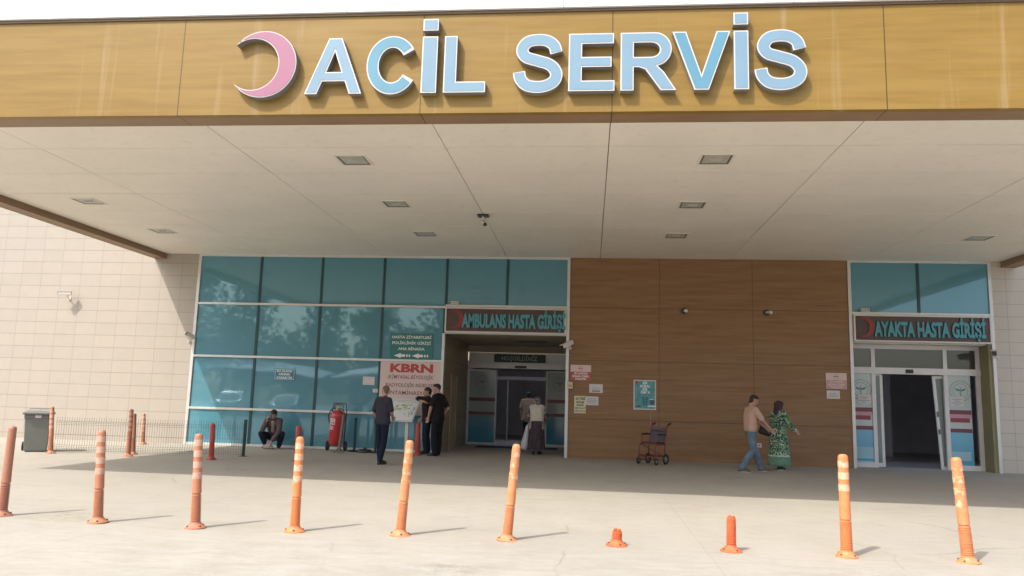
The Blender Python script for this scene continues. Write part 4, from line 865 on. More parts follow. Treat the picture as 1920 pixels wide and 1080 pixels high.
tt(MB(), [(-.25, .2, .5), (-.25, .21, 1.0), (-.25, .22, 1.42)], .008).build("drip_pole", m_gp, s)
# ------------------------------------------------------------------ door mat
s = MB().box(P(893, 838, 24.6)[0], P(1045, 838, 24.6)[0], 24.2, 25.2, 0.001, .012).build("door_mat", mat("dark_mat", (.045, .04, .04), .95, bump=.4, bscale=120), origin=(-2.3, 24.7, 0)); tag(s, "dark rectangular mat in front of the ambulance sliding doors", "mat")

# ------------------------------------------------------------------ people
_b = bmesh.new(); bmesh.ops.create_icosphere(_b, subdivisions=2, radius=1); ICO = [v.co.copy() for v in _b.verts]; _b.free()
def hull(mb, *sph, squash=None):
    bm = bmesh.new()
    for p, r in sph:
        p = Vector(p)
        for c_ in ICO: bm.verts.new(p + (squash @ (c_ * r) if squash else c_ * r))
    bmesh.ops.convex_hull(bm, input=bm.verts); bmesh.ops.delete(bm, geom=[v for v in bm.verts if not v.link_faces], context='VERTS')
    bm.verts.index_update(); mb.add([v.co.copy() for v in bm.verts], [tuple(v.index for v in f.verts) for f in bm.faces]); bm.free(); return mb
def chain(mb, *pr):
    for a, b in zip(pr[:-1], pr[1:]): hull(mb, a, b)
    return mb
def fuse(mb, name, m, parent, vox=.009, it=3, label=None):
    me = bpy.data.meshes.new("tmp"); me.from_pydata([tuple(v) for v in mb.v], [], mb.f)
    o = bpy.data.objects.new("tmp", me); C.objects.link(o)
    r = o.modifiers.new("r", 'REMESH'); r.mode = 'VOXEL'; r.voxel_size = vox; r.use_smooth_shade = True
    s_ = o.modifiers.new("s", 'SMOOTH'); s_.factor = .5; s_.iterations = it
    me2 = evalmesh(o); bpy.data.objects.remove(o); bpy.data.meshes.remove(me)
    off = Vector((0, 0, 0)); q = parent
    while q is not None: off += q.location; q = q.parent
    me2.transform(Matrix.Translation(-off)); me2.name = name; me2.materials.clear(); me2.materials.append(m)
    me2.polygons.foreach_set("use_smooth", [True] * len(me2.polygons))
    o = bpy.data.objects.new(name, me2); C.objects.link(o); o.parent = parent
    if label: o['label'] = label
    return o
def cloth(name, col, col2=None, var=.12, vs=9): return mat(name, col, .88, var=var, vscale=vs, bump=.5, bscale=16, spec=.2, col2=col2)
m_skin = mat("skin", (.42, .24, .165), .55, var=.06, vscale=8); m_hairb = mat("dark_brown_hair", (.028, .02, .016), .7, bump=.4, bscale=90); m_hairk = mat("black_hair", (.012, .011, .011), .6, bump=.4, bscale=90); m_hairg = mat("cropped_grey_hair", (.12, .09, .075), .8)
m_shoek = mat("black_shoe_leather", (.018, .017, .017), .45); m_sole = mat("pale_shoe_sole", (.50, .47, .42), .6); m_soled = mat("dark_shoe_sole", (.03, .028, .026), .7)
class Human:
    def __init__(s, label, x, y, yaw, H=1.75, lean=0, stoop=0):
        s.root = thing("person", label, "person", (x, y, 0)); s.k = H / 1.75; a = R(yaw); s.o = Vector((x, y, 0))
        s.f = Vector((math.cos(a), math.sin(a), 0)); s.l = Vector((-math.sin(a), math.cos(a), 0)); s.J = {}
        for sd, sg in (('L', 1), ('R', -1)):
            s.J.update({'hip' + sd: (sg * .095, 0, .93), 'knee' + sd: (sg * .105, .02, .50), 'ank' + sd: (sg * .11, -.03, .085), 'toe' + sd: (sg * .135, .15, .035), 'sho' + sd: (sg * .185, 0, 1.43),
                        'elb' + sd: (sg * .25, -.04, 1.14), 'wri' + sd: (sg * .25, .06, .90)})
        s.J.update({'waist': (0, .01, 1.06), 'chest': (0, .02, 1.30), 'neck': (0, -.005, 1.50), 'head': (0, .04, 1.635)}); s.face = None
    def w(s, p): p = s.J[p] if isinstance(p, str) else p; return s.o + (s.l * p[0] + s.f * p[1] + Vector((0, 0, p[2]))) * s.k
    def head_frame(s, yaw=None, pitch=0):
        a = R(yaw) if yaw is not None else math.atan2(s.f.y, s.f.x)
        f = Vector((math.cos(a) * math.cos(R(pitch)), math.sin(a) * math.cos(R(pitch)), -math.sin(R(pitch)))); l = Vector((-math.sin(a), math.cos(a), 0)); u = f.cross(l); return f, l, u
    def head(s, mb, yaw, pitch):
        k = s.k; hc = s.w('head'); f, l, u = s.head_frame(yaw, pitch); s.hf = (hc, f, l, u); q = lambda a, b, c_: hc + (f * a + l * b + u * c_) * k
        hull(mb, (q(-.03, 0, .035), .082 * k), (q(.02, .012, .035), .074 * k), (q(.02, -.012, .035), .074 * k), (q(.045, .022, -.06), .035 * k), (q(.045, -.022, -.06), .035 * k), (q(.06, 0, -.085), .026 * k), (q(-.04, 0, -.03), .06 * k))
        hull(mb, (q(.088, 0, .018), .009 * k), (q(.112, 0, -.022), .012 * k), (q(.088, .015, -.026), .009 * k), (q(.088, -.015, -.026), .009 * k))
        hull(mb, (q(.082, .034, .03), .012 * k), (q(.082, -.034, .03), .012 * k)); hull(mb, (q(.084, .02, -.053), .010 * k), (q(.084, -.02, -.053), .010 * k))
        for sg in (1, -1): hull(mb, (q(-.012, sg * .082, .02), .013 * k), (q(0, sg * .082, -.02), .010 * k), (q(-.015, sg * .092, .03), .008 * k))
        hull(mb, (s.w('neck'), .06 * k), (q(-.025, 0, -.06), .054 * k))
    def hand(s, mb, sd, d=None, pn=None, curl=.5):
        k = s.k; wv_ = s.w('wri' + sd); e = s.w('elb' + sd); d = Vector(d).normalized() if d else (wv_ - e).normalized()
        side = Vector(pn).normalized() if pn else (s.f - d * s.f.dot(d)).normalized(); side = (side - d * side.dot(d)).normalized(); nrm_ = d.cross(side) * (1 if sd == 'L' else -1)
        # side = thumb direction across the palm, nrm_ = out of the back of the hand
        pe = wv_ + d * .085 * k
        hull(mb, (wv_, .024 * k), (wv_ + d * .03 * k + side * .025 * k, .014 * k), (wv_ + d * .03 * k - side * .02 * k, .014 * k), (pe + side * .033 * k, .012 * k), (pe - side * .033 * k, .011 * k))
        for i, ln in enumerate((.038, .043, .040, .032)):
            b0 = pe + side * (.031 - i * .0205) * k; a1 = curl * .8; d1 = d * math.cos(a1) - nrm_ * math.sin(a1); d2 = d * math.cos(a1 * 2.1) - nrm_ * math.sin(a1 * 2.1)
            b1 = b0 + d1 * ln * k; b2 = b1 + d2 * ln * .85 * k; chain(mb, (b0, .0095 * k), (b1, .0088 * k), (b2, .0075 * k))
        t0 = wv_ + d * .025 * k + side * .025 * k; t1 = t0 + (side * .8 + d * .7 - nrm_ * .3).normalized() * .038 * k; t2 = t1 + (d + side * .25 - nrm_ * .3).normalized() * .03 * k
        chain(mb, (t0, .013 * k), (t1, .0105 * k), (t2, .009 * k))
    def arm(s, mb, sd, infl=0, frac=1.0, wrist=True):
        k = s.k; a, b, c_ = s.w('sho' + sd), s.w('elb' + sd), s.w('wri' + sd)
        if frac <= 1: e = a.lerp(b, frac); hull(mb, (a, (.052 + infl) * k), (e, (.052 - .012 * frac + infl * 1.25) * k))
        else: e = b.lerp(c_, frac - 1); hull(mb, (a, (.052 + infl) * k), (b, (.041 + infl) * k)); hull(mb, (b, (.041 + infl) * k), (e, (.041 - .013 * (frac - 1) + infl) * k))
    def torso(s, mb, infl=0, belly=0, hem=None, fat=1.0, up=0):
        k = s.k; hL, hR, wa, ch = s.w('hipL'), s.w('hipR'), s.w('waist'), s.w('chest'); sL, sR = s.w('shoL'), s.w('shoR'); nk = s.w('neck')
        lat = (sL - sR).normalized(); r = infl * k; hL = hL + Vector((0, 0, up)) * k; hR = hR + Vector((0, 0, up)) * k
        A = [(hL - Vector((0, 0, .0)), .095 * k + r), (hR, .095 * k + r)]; B = [(wa + lat * .065 * k * fat, .095 * k * fat + r), (wa - lat * .065 * k * fat, .095 * k * fat + r)]
        if belly: B += [(wa + s.f * (.03 + belly) * k, .085 * k + r)]
        Cc = [(ch + lat * .075 * k * fat, .105 * k + r), (ch - lat * .075 * k * fat, .105 * k + r)]; Dd = [(sL - lat * .015 * k, .052 * k + r), (sR + lat * .015 * k, .052 * k + r)]
        hull(mb, *A, *B); hull(mb, *B, *Cc); hull(mb, *Cc, *Dd); hull(mb, *Dd, (nk - Vector((0, 0, .02 * k)), .058 * k + r * .5), (ch, .09 * k))
        if hem: 
            for a, b in ((hL, 1), (hR, -1)): pass
            mid = (hL + hR) / 2; hull(mb, *A, (hL + Vector((0, 0, -hem)) * k + lat * .012, .098 * k + r), (hR + Vector((0, 0, -hem)) * k - lat * .012, .098 * k + r))
    def legs(s, mb, infl=0, loose=0):
        k = s.k
        for sd in 'LR':
            h, kn, an = s.w('hip' + sd), s.w('knee' + sd), s.w('ank' + sd)
            chain(mb, (h, (.092 + infl) * k), (h.lerp(kn, .5), (.080 + infl) * k), (kn, (.058 + infl + loose * .4) * k), (kn.lerp(an, .35), (.056 + infl + loose * .7) * k), (an + (kn - an).normalized() * .0, (.036 + infl + loose) * k))
        hull(mb, (s.w('hipL'), (.094 + infl) * k), (s.w('hipR'), (.094 + infl) * k))
    def shoes(s, m, msole):
        k = s.k
        for sd in 'LR':
            a, t = s.w('ank' + sd), s.w('toe' + sd); d = (t - a); dz = d.z; d.z = 0; d.normalize(); heel = Vector((a.x, a.y, 0)) - d * .035 * k; low = min(a.z - .085 * k, 0) if False else 0
            up = Vector((0, 0, max(0, a.z - .085 * k)))
            hz = heel + up + Vector((0, 0, .035 * k)); tz = Vector((t.x, t.y, max(t.z, .03 * k)))
            mb = MB(); side = Vector((-d.y, d.x, 0))
            hull(mb, (hz, .035 * k), (a + Vector((0, 0, .0)), .042 * k), (tz + side * .015 * k, .029 * k), (tz - side * .015 * k, .029 * k), (hz.lerp(tz, .6), .042 * k))
            o_ = fuse(mb, "shoe", m, s.root, .008, 1)
            mb = MB(); n = 14
            for i_, (zz) in enumerate((-.034, -.018)):
                pass
            ring = lambda z: [hz.lerp(tz, .5 + .5 * math.cos(t_)) + d * (.028 * k * math.cos(t_)) + side * ((.036 + .008 * math.cos(t_)) * k * math.sin(t_)) + Vector((0, 0, z * k)) for t_ in [2 * math.pi * j / n for j in range(n)]]
            mb.loft([ring(-.0345), ring(-.014)]); mb.build("sole", msole, o_)
    def hair(s, m, low=-.02, front=.045, thick=.010, full=False):
        hc, f, l, u = s.hf; k = s.k; q = lambda a, b, c_: hc + (f * a + l * b + u * c_) * k; mb = MB()
        hull(mb, (q(-.034, 0, .045), (.080 + thick) * k), (q(.015, .014, .055), (.066 + thick) * k), (q(.015, -.014, .055), (.066 + thick) * k), (q(-.048, 0, low), (.052 + thick) * k), (q(front, 0, .085), .035 * k))
        return fuse(mb, "hair", m, s.root, .008, 2)
    def eyes(s, brows=True, moustache=False, m=None):
        hc, f, l, u = s.hf; k = s.k; q = lambda a, b, c_: hc + (f * a + l * b + u * c_) * k
        for sg in (1, -1): hull(MB(), (q(.086, sg * .031, .008), .009 * k)).build("eye", m_shoek, s.root, smooth=True)
        if brows:
            for sg in (1, -1): hull(MB(), (q(.094, sg * .018, .032), .006 * k), (q(.088, sg * .046, .034), .005 * k)).build("eyebrow", m or m_hairk, s.root, smooth=True)
        if moustache: hull(MB(), (q(.098, 0, -.040), .010 * k), (q(.088, .03, -.048), .007 * k), (q(.088, -.03, -.048), .007 * k)).build("moustache", m or m_hairk, s.root, smooth=True)
    def body(s, yaw=None, pitch=0, curls=(.5, .5), hd=(None, None), pn=(None, None), skin=None):
        mb = MB(); s.head(mb, yaw, pitch); s.torso(mb, -.012)
        for i, sd in enumerate('LR'): s.arm(mb, sd, 0, 2.0); s.hand(mb, sd, hd[i], pn[i], curls[i])
        s.legs(mb, -.014); return fuse(mb, "body", skin or m_skin, s.root, .0075, 2)
    def shirt(s, m, frac=.62, infl=.013, belly=0, hem=.05, name="shirt", fat=1.0, vox=.009, up=0):
        mb = MB(); s.torso(mb, infl, belly, hem, fat, up)
        for sd in 'LR': s.arm(mb, sd, infl + .004, frac)
        return fuse(mb, name, m, s.root, vox, 4)
    def trousers(s, m, infl=.006, loose=.02, name="trousers"):
        mb = MB(); s.legs(mb, infl, loose); hull(mb, (s.w('hipL') , .1 * s.k), (s.w('hipR'), .1 * s.k), (s.w('waist') - Vector((0, 0, .05)), .09 * s.k)); return fuse(mb, name, m, s.root, .009, 3)

# 1. man from behind in navy polo, hands in front of him, weight on the near leg
x, y = G(713, 871); h = Human("balding man in dark grey-navy polo and navy trousers, back turned, facing the map board", x, y, 62, 1.70)
h.J.update({'ankL': (.07, .05, .085), 'ankR': (-.02, -.05, .085), 'toeL': (.09, .23, .035), 'toeR': (-.03, .12, .035), 'kneeL': (.09, .03, .5), 'kneeR': (-.06, .02, .5), 'head': (.0, .06, 1.63), 'shoL': (.172, 0, 1.43), 'shoR': (-.172, 0, 1.43), 'elbL': (.25, -.03, 1.14), 'wriL': (.22, .14, .93), 'elbR': (-.22, .05, 1.15), 'wriR': (-.10, .22, 1.05)})
h.body(110, 8); h.hair(m_hairg, low=-.03, front=-.0, thick=.002); h.shirt(cloth("navy_grey_polo", (.036, .033, .045)), .80, .014, .03, .03, fat=1.05, up=.05); h.trousers(cloth("navy_trousers", (.012, .015, .030)), .004, .018); h.shoes(m_shoek, m_soled)
# 2. man in black with moustache, facing the board to the left, hand on hip
x, y = P(818, 851, 20.0)[0], 20.0; h = Human("moustached man in black shirt and trousers with hand at his hip beside the recess wall", x, y, 160, 1.83)
h.J.update({'elbL': (.27, .05, 1.17), 'wriL': (.22, .13, .94), 'elbR': (-.27, -.12, 1.16), 'wriR': (-.24, .02, .95), 'head': (0, .07, 1.63), 'toeR': (-.12, .17, .035), 'ankR': (-.10, .03, .085)})
h.body(172, 4); h.hair(m_hairk, thick=.004); h.eyes(moustache=True); h.shirt(cloth("black_shirt", (.018, .014, .016)), .72, .02, .05, .04, fat=1.15); h.trousers(cloth("black_trousers", (.012, .011, .013)), .014, .035); h.shoes(m_shoek, m_soled)
# 3. man behind him resting his forearm on the board
x, y = P(797, 850, 20.35)[0], 20.42; h = Human("man in black shirt half hidden behind the moustached man, forearm resting on the map board", x, y, 205, 1.74)
a = P(752, 743, 20.42); hh = lambda px, py, yy: Vector((P(px, py, yy)[0], yy, P(px, py, yy)[1]))
def local(h, v): d = (v - h.o) / h.k; return (d.dot(h.l), d.dot(h.f), d.z)
h.J.update({'elbR': local(h, hh(789, 746, 20.3)), 'wriR': local(h, hh(798, 757, 20.22)), 'elbL': local(h, hh(778, 749, 20.35)), 'wriL': local(h, hh(795, 753, 20.2)), 'head': (-.02, .02, 1.62), 'shoR': (-.185, .02, 1.42)})
h.J['elbL'] = local(h, hh(781, 747, 20.40)); h.J['wriL'] = local(h, hh(797, 754, 20.22)); h.J['elbR'] = (-.25, -.02, 1.14); h.J['wriR'] = (-.24, .10, .92)
h.body(200, 0, curls=(.3, .5)); h.hair(m_hairk); h.eyes(); h.shirt(MATS["black_shirt"], .85, .018); h.trousers(cloth("dark_blue_trousers", (.013, .018, .032)), .008, .025); h.shoes(m_shoek, m_sole)
# 4. man indoors
x = P(990, 800, 27.2)[0]; h = Human("man in beige striped shirt seen from behind in the dark ambulance hall", x, 27.2, 85, 1.78)
m_stripe, g = newmat("beige_striped_shirt"); sx_ = g.sep(g.coord()); g.base(g.mix(g.joint(sx_[0], 0, .05, .012), (.25, .195, .15), (.13, .095, .07))); g.set("Roughness", .9)
h.body(); h.hair(m_hairk, low=-.05); h.shirt(m_stripe, .75, .03, hem=.10, fat=1.15); h.trousers(MATS["black_trousers"], .01, .03); h.shoes(m_shoek, m_soled)
# 5. elderly woman from behind
x, y = G(1006, 851); y = 21.9; x = P(1006, 820, y)[0]
h = Human("elderly woman in patterned headscarf, pale vest and dark floral skirt walking into the ambulance entrance", x, y, 92, 1.60)
h.J.update({'head': (0, .10, 1.60), 'neck': (0, .045, 1.47), 'shoL': (.175, .04, 1.41), 'shoR': (-.175, .04, 1.41), 'elbL': (.27, .02, 1.14), 'wriL': (.25, .16, .98), 'elbR': (-.27, .02, 1.14), 'wriR': (-.27, .16, 1.0), 'ankL': (.08, -.06, .085), 'toeL': (.09, .10, .035), 'ankR': (-.08, .06, .085)})
m_scarf, g = newmat("patterned_headscarf"); v = g.coord(); vo = g.node("ShaderNodeTexVoronoi"); vo.inputs["Scale"].default_value = 24; g.nt.links.new(v, vo.inputs[0]); g.base(g.mix(g.mapr(vo.outputs[0], .25, .5), (.55, .50, .45), (.09, .06, .06))); g.set("Roughness", .9)
m_skirt, g = newmat("dark_floral_skirt"); v = g.coord(); vo = g.node("ShaderNodeTexVoronoi"); vo.inputs["Scale"].default_value = 42; g.nt.links.new(v, vo.inputs[0]); g.base(g.mix(g.math('LESS_THAN', vo.outputs[0], .30), (.04, .028, .035), (.20, .15, .16))); g.set("Roughness", .9)
h.body(92, 12); hc, f, l, u = h.hf; k = h.k; q_ = lambda a, b, c_: hc + (f * a + l * b + u * c_) * k
mb = MB(); hull(mb, (q_(-.03, 0, .04), .10 * k), (q_(.03, 0, .045), .085 * k), (q_(-.03, .03, -.07), .075 * k), (q_(-.03, -.03, -.07), .075 * k)); hull(mb, (q_(-.05, .03, -.06), .06 * k), (q_(-.06, -.03, -.06), .06 * k), (q_(-.10, 0, -.13), .02 * k)); fuse(mb, "headscarf", m_scarf, h.root, .008, 3)
h.shirt(m_scarf, 1.75, .012, name="blouse")
mb = MB(); h.torso(mb, .036, .04, .16, 1.12); fuse(mb, "vest", cloth("pale_beige_vest", (.60, .545, .46)), h.root, .009, 4)
def skirt(h, m, z1, z0, r1, r0, name="skirt", folds=9, amp=.02, cy=0.0, sq=.8):
    rings = []; n = 72
    for i in range(15):
        t = i / 14; z = z1 + (z0 - z1) * t; r = r1 + (r0 - r1) * t ** .8
        rings.append([h.o + h.l * (r + amp * t * math.sin(folds * a + 1.3 * math.sin(2 * a) + t)) * math.cos(a) + h.f * ((r * sq + amp * t * math.sin(folds * a + t)) * math.sin(a) + cy) + Vector((0, 0, z)) for a in [2 * math.pi * j / n for j in range(n)]])
    return MB().loft(rings).build(name, m, h.root, smooth=True)
skirt(h, m_skirt, .92, .14, .19, .235); h.shoes(m_shoek, m_soled)
# plastic bag in her left hand
hwv = h.w('wriL') + (h.w('wriL') - h.w('elbL')).normalized() * .09
s = thing("plastic_bag", "white plastic carrier bag hanging beside the elderly woman's skirt", "bag", (hwv.x - .05, hwv.y, .2)); mb = MB(); rings = []
for z, rx, ry in ((hwv.z - .02, .012, .012), (hwv.z - .10, .045, .03), (hwv.z - .3, .075, .05), (hwv.z - .5, .11, .075), (hwv.z - .66, .12, .08), (hwv.z - .72, .08, .05)):
    rings.append([Vector((hwv.x - .04 - (hwv.z - z) * .10 + (rx + .012 * math.sin(5 * a + z * 9)) * math.cos(a), hwv.y - .03 + ry * math.sin(a), z)) for a in [2 * math.pi * j / 28 for j in range(28)]])
mb.loft(rings).build("bag_body", mat("white_polythene", (.62, .62, .66), .4), s, smooth=True); MB().tube([(hwv.x - .03, hwv.y - .03, hwv.z - .06), (hwv.x, hwv.y, hwv.z + .02), (hwv.x - .02, hwv.y + .02, hwv.z - .06)], .006, 6).build("handle", MATS["white_polythene"], s)
# 6. man in peach shirt walking right
x, y = G(1408, 885); h = Human("man in peach T-shirt and blue jeans striding right and reaching for the handbag", x, y, 8, 1.74)
h.J.update({'hipL': (.09, .0, .93), 'hipR': (-.09, -.0, .93), 'kneeL': (.10, .14, .50), 'ankL': (.10, .27, .095), 'toeL': (.11, .45, .04), 'kneeR': (-.09, -.04, .50), 'ankR': (-.10, -.34, .13), 'toeR': (-.11, -.20, .035),
            'waist': (0, .0, 1.06), 'chest': (0, .01, 1.29), 'head': (0, .10, 1.63), 'neck': (0, .03, 1.49), 'shoL': (.16, -.0, 1.42), 'shoR': (-.18, .06, 1.42), 'elbR': (-.20, .22, 1.18), 'wriR': (-.14, .42, .99), 'elbL': (.18, .18, 1.18), 'wriL': (.08, .38, 1.02)})
h.J['ankR'] = (-.10, -.26, .09); h.J['toeR'] = (-.11, -.08, .035); h.J['kneeR'] = (-.09, .02, .50)
h.body(-4, 22); h.hair(m_hairb, low=-.045, thick=.008); h.eyes(m=m_hairb); h.shirt(cloth("peach_tshirt", (.50, .325, .245), var=.05), .85, .018, .04, .02, fat=1.05, up=.08)
m_jean, g = newmat("washed_jeans"); v = g.coord(); c = g.mix(g.mapr(g.noise(v, 5, 5), .35, .65), (.075, .12, .165), (.15, .21, .26)); g.base(c); g.set("Roughness", .9); g.bump(g.noise(g.coord((1, 1, 2.4)), 14, 4), .5, .02)
h.trousers(m_jean, .010, .022, "jeans"); h.shoes(mat("brown_grey_trainer", (.12, .085, .07), .7), m_sole)
man = h
# 7. woman in green robe, back three-quarter, right arm reaching right
x, y = G(1461, 881); h = Human("woman in long green swirl-patterned robe with brown headscarf walking right beside the brown wall", x, y, 25, 1.64)
h.J.update({'head': (0, .04, 1.62), 'elbR': (-.26, .12, 1.16), 'wriR': (-.24, .33, 1.0), 'elbL': (.25, .02, 1.15), 'wriL': (.22, .10, .93), 'toeL': (.12, .20, .035), 'ankL': (.1, .08, .085), 'ankR': (-.1, -.08, .085), 'toeR': (-.1, .08, .035)})
h.body(15, 0)
m_robe, g = newmat("green_swirl_robe"); v = g.coord(); s3 = g.sep(v)
dv = g.node("ShaderNodeMix", data_type='VECTOR'); dv.inputs[0].default_value = .10; g.nt.links.new(v, dv.inputs[4]); g.nt.links.new(g.noise(v, 9, 3, .5, 1), dv.inputs[5])
vo = g.node("ShaderNodeTexVoronoi"); vo.inputs["Scale"].default_value = 6.5; g.nt.links.new(dv.outputs[1], vo.inputs[0])
w_ = g.math('LESS_THAN', g.math('ABSOLUTE', g.math('SUBTRACT', g.math('FRACT', g.math('MULTIPLY', vo.outputs[0], 3.6)), .5)), .15)
nn = g.noise(v, 11, 2, .5); w2 = g.math('LESS_THAN', g.math('ABSOLUTE', g.math('SUBTRACT', g.noise(v, 13, 2, .5), .5)), .024)
pat = g.math('MAXIMUM', g.math('MULTIPLY', w_, g.mapr(nn, .42, .5)), w2)
body_c = g.mix(g.math('MULTIPLY', pat, .8), (.010, .090, .042), (.46, .54, .42))
hem_c = g.mix(g.mapr(g.noise(v, 60, 3), .45, .6), (.17, .28, .20), (.05, .15, .09))
band = g.math('MULTIPLY', g.math('GREATER_THAN', s3[2], .32), g.math('LESS_THAN', s3[2], .355))
c = g.mix(g.math('LESS_THAN', s3[2], .32), body_c, hem_c); c = g.mix(band, c, (.40, .50, .42)); g.base(c); g.set("Roughness", .9)
h.shirt(m_robe, 1.72, .03, .03, .05, name="robe_top", fat=1.15)
skirt(h, m_robe, 1.05, .10, .185, .29, "robe_skirt", 8, .018, sq=.85)
mb = MB(); e_, w__ = h.w('elbR'), h.w('wriR'); hull(mb, (e_.lerp(w__, .6), .055), (e_.lerp(w__, .85), .062)); fuse(mb, "robe_cuff", mat("pale_green_lace", (.38, .46, .38), .9, var=.3, vscale=50), h.root, .008, 2)
hc, f, l, u = h.hf; k = h.k; mb = MB(); hull(mb, (q_(-.02, 0, .04) if False else hc + (f * -.03 + u * .035) * k, .105 * k), (hc + (f * .025 + u * .045) * k, .088 * k), (hc + (f * -.04 + l * .03 - u * .09) * k, .085 * k), (hc + (f * -.03 - l * .03 - u * .09) * k, .085 * k))
hull(mb, (hc + (f * -.04 - u * .09) * k, .08 * k), (h.w('shoL') * .45 + h.w('neck') * .55 + Vector((0, 0, -.0)), .07 * k), (h.w('shoR') * .45 + h.w('neck') * .55, .07 * k), (h.w('chest') - h.f * .09 + Vector((0, 0, .12)), .05 * k))
fuse(mb, "headscarf", cloth("dark_brown_scarf", (.065, .04, .038)), h.root, .009, 3); h.shoes(mat("teal_black_trainer", (.02, .03, .03), .6), m_sole)
# handbag between the couple
pxb = hh(1434, 806, (man.o.y + h.o.y) / 2 - .15); s = thing("handbag", "black slouchy handbag held between the peach-shirted man and the green-robed woman", "handbag", (pxb.x, pxb.y, pxb.z - .16))
mb = MB(); hull(mb, (pxb + Vector((-.09, 0, -.04)), .06), (pxb + Vector((.08, .02, -.08)), .075), (pxb + Vector((-.05, .02, .08)), .05), (pxb + Vector((.07, .02, .06)), .05)); m_bag = mat("soft_black_leather", (.022, .017, .017), .45, bump=.4, bscale=14); fuse(mb, "bag_body", m_bag, s, .009, 3)
mb = MB(); a_ = h.w('shoL') + Vector((0, -.03, .05)); mb.tube([pxb + Vector((-.08, 0, .08)), pxb + Vector((-.03, 0, .28)), a_ + Vector((-.02, -.03, -.12)), a_ + Vector((0, -.02, 0)), h.w('chest') + Vector((.06, -.17, 0)), h.w('waist') + Vector((.02, -.20, .05)), pxb + Vector((.12, -.02, .04))], .012, 6); mb.build("strap", m_bag, s, smooth=True)
# 8. crouching man on the phone, facing the camera
yq = 20.55; x = P(511, 838, yq)[0]; h = Human("crouching man in dark jacket talking on a phone in front of the blue glazing", x, yq, -82, 1.75)
def lc(px, py, yy): return local(h, hh(px, py, yy))
h.J.update({'hipL': (.12, -.20, .30), 'hipR': (-.12, -.20, .30), 'kneeL': (.28, .20, .40), 'kneeR': (-.28, .20, .40), 'ankL': (.17, .02, .085), 'ankR': (-.17, .02, .085), 'toeL': (.20, .19, .035), 'toeR': (-.20, .19, .035),
            'waist': (0, -.12, .45), 'chest': (0, .03, .64), 'neck': (0, .09, .80), 'head': (.01, .15, .905), 'shoL': (.175, .07, .74), 'shoR': (-.175, .07, .74),
            'elbR': (-.235, .26, .50), 'wriR': (-.13, .24, .74), 'elbL': (.20, .25, .46), 'wriL': (.03, .36, .17)})
h.body(-76, 26, curls=(.3, .9), hd=((-.1, -.2, -1), (.35, .15, 1)), pn=(None, (.3, -.2, .9))); h.hair(m_hairk, low=-.02, front=.05); h.eyes()
m_jack = cloth("taupe_jacket", (.105, .078, .078)); h.shirt(m_jack, 1.75, .022, hem=0, name="jacket")
hull(MB(), (h.w('chest') + h.f * .12 + Vector((0, 0, .06)), .05), (h.w('waist') + h.f * .16 + Vector((0, 0, .02)), .06)).build("undershirt", mat("pale_undershirt", (.34, .27, .23), .9), h.root, smooth=True)
h.trousers(cloth("dark_navy_jeans", (.018, .020, .032)), .012, .02); h.shoes(m_shoek, m_sole)
ph = h.w('wriR') + Vector((.055, .02, .09)); s = thing("phone", "black phone held to the crouching man's ear", "phone", tuple(ph)); Mp = Matrix.Translation(ph) @ Matrix.Rotation(R(18), 4, 'Y') @ Matrix.Rotation(R(20), 4, 'Z')
MB().box(-.006, .006, -.037, .037, -.075, .075, M=Mp).build("case", m_black, s, bevel=.004); MB().box(.0062, .0068, -.033, .033, -.068, .068, M=Mp).build("screen", mat("phone_screen", (.01, .01, .012), .1), s)
b = h.o + Vector((.02, -.36, 0)); s = thing("cloth_bag", "crumpled pale grey bag on the ground between the crouching man's feet", "bag", tuple(b)); mb = MB()
hull(mb, (b + Vector((-.08, 0, .06)), .055), (b + Vector((.1, .02, .055)), .05), (b + Vector((.0, .02, .13)), .035)); hull(mb, (b + Vector((0, .01, .12)), .03), (b + Vector((-.03, 0, .19)), .015)); fuse(mb, "bag_body", cloth("pale_grey_cloth", (.33, .30, .28)), s, .008, 3)

# ------------------------------------------------------------------ behind the camera: what the glazing mirrors
def car(x, y, rot_, col, label):
    s = thing("parked_car", label, "car", (x, y, 0), "cars parked across the road"); M = Matrix.Translation((x, y, 0)) @ Matrix.Rotation(R(rot_), 4, 'Z')
    pr = [(-2.15, .35), (-2.15, .75), (-2.0, .92), (-1.35, .98), (-.75, 1.42), (.55, 1.46), (1.25, .98), (2.0, .86), (2.2, .65), (2.2, .35)]
    mb = MB(); rings = [[M @ Vector((a * (.97 if abs(w) > .8 else 1), w * (1 if z_ < 1.1 else .82), z_)) for a, z_ in pr] for w in (-.88, -.82, .82, .88)]; mb.loft(rings)
    mb.build("body", mat("car_paint_" + col[0], col[1], .3, coat=1), s, bevel=.03)
    mb = MB()
    for sg in (-1, 1): mb.add([M @ Vector(q) for q in ((-1.2, sg * .80, 1.02), (1.1, sg * .80, 1.02), (.5, sg * .735, 1.38), (-.72, sg * .735, 1.36))], [(0, 1, 2, 3)])
    mb.add([M @ Vector(q) for q in ((1.22, -.66, 1.01), (1.22, .66, 1.01), (.60, .60, 1.42), (.60, -.60, 1.42))], [(0, 1, 2, 3)]); mb.v = [tuple(Vector(v_) + Vector((0, 0, .012))) for v_ in mb.v]; mb.build("window", m_clear, s)
    for a in (-1.35, 1.35):
        for sg in (-1, 1): w_ = MB().cyl(M @ Vector((a, sg * .74, .32)), M @ Vector((a, sg * .92, .32)), .32, n=20).build("wheel", m_black, s); MB().cyl(M @ Vector((a, sg * .90, .32)), M @ Vector((a, sg * .93, .32)), .19, n=14).build("rim", m_alu, w_)
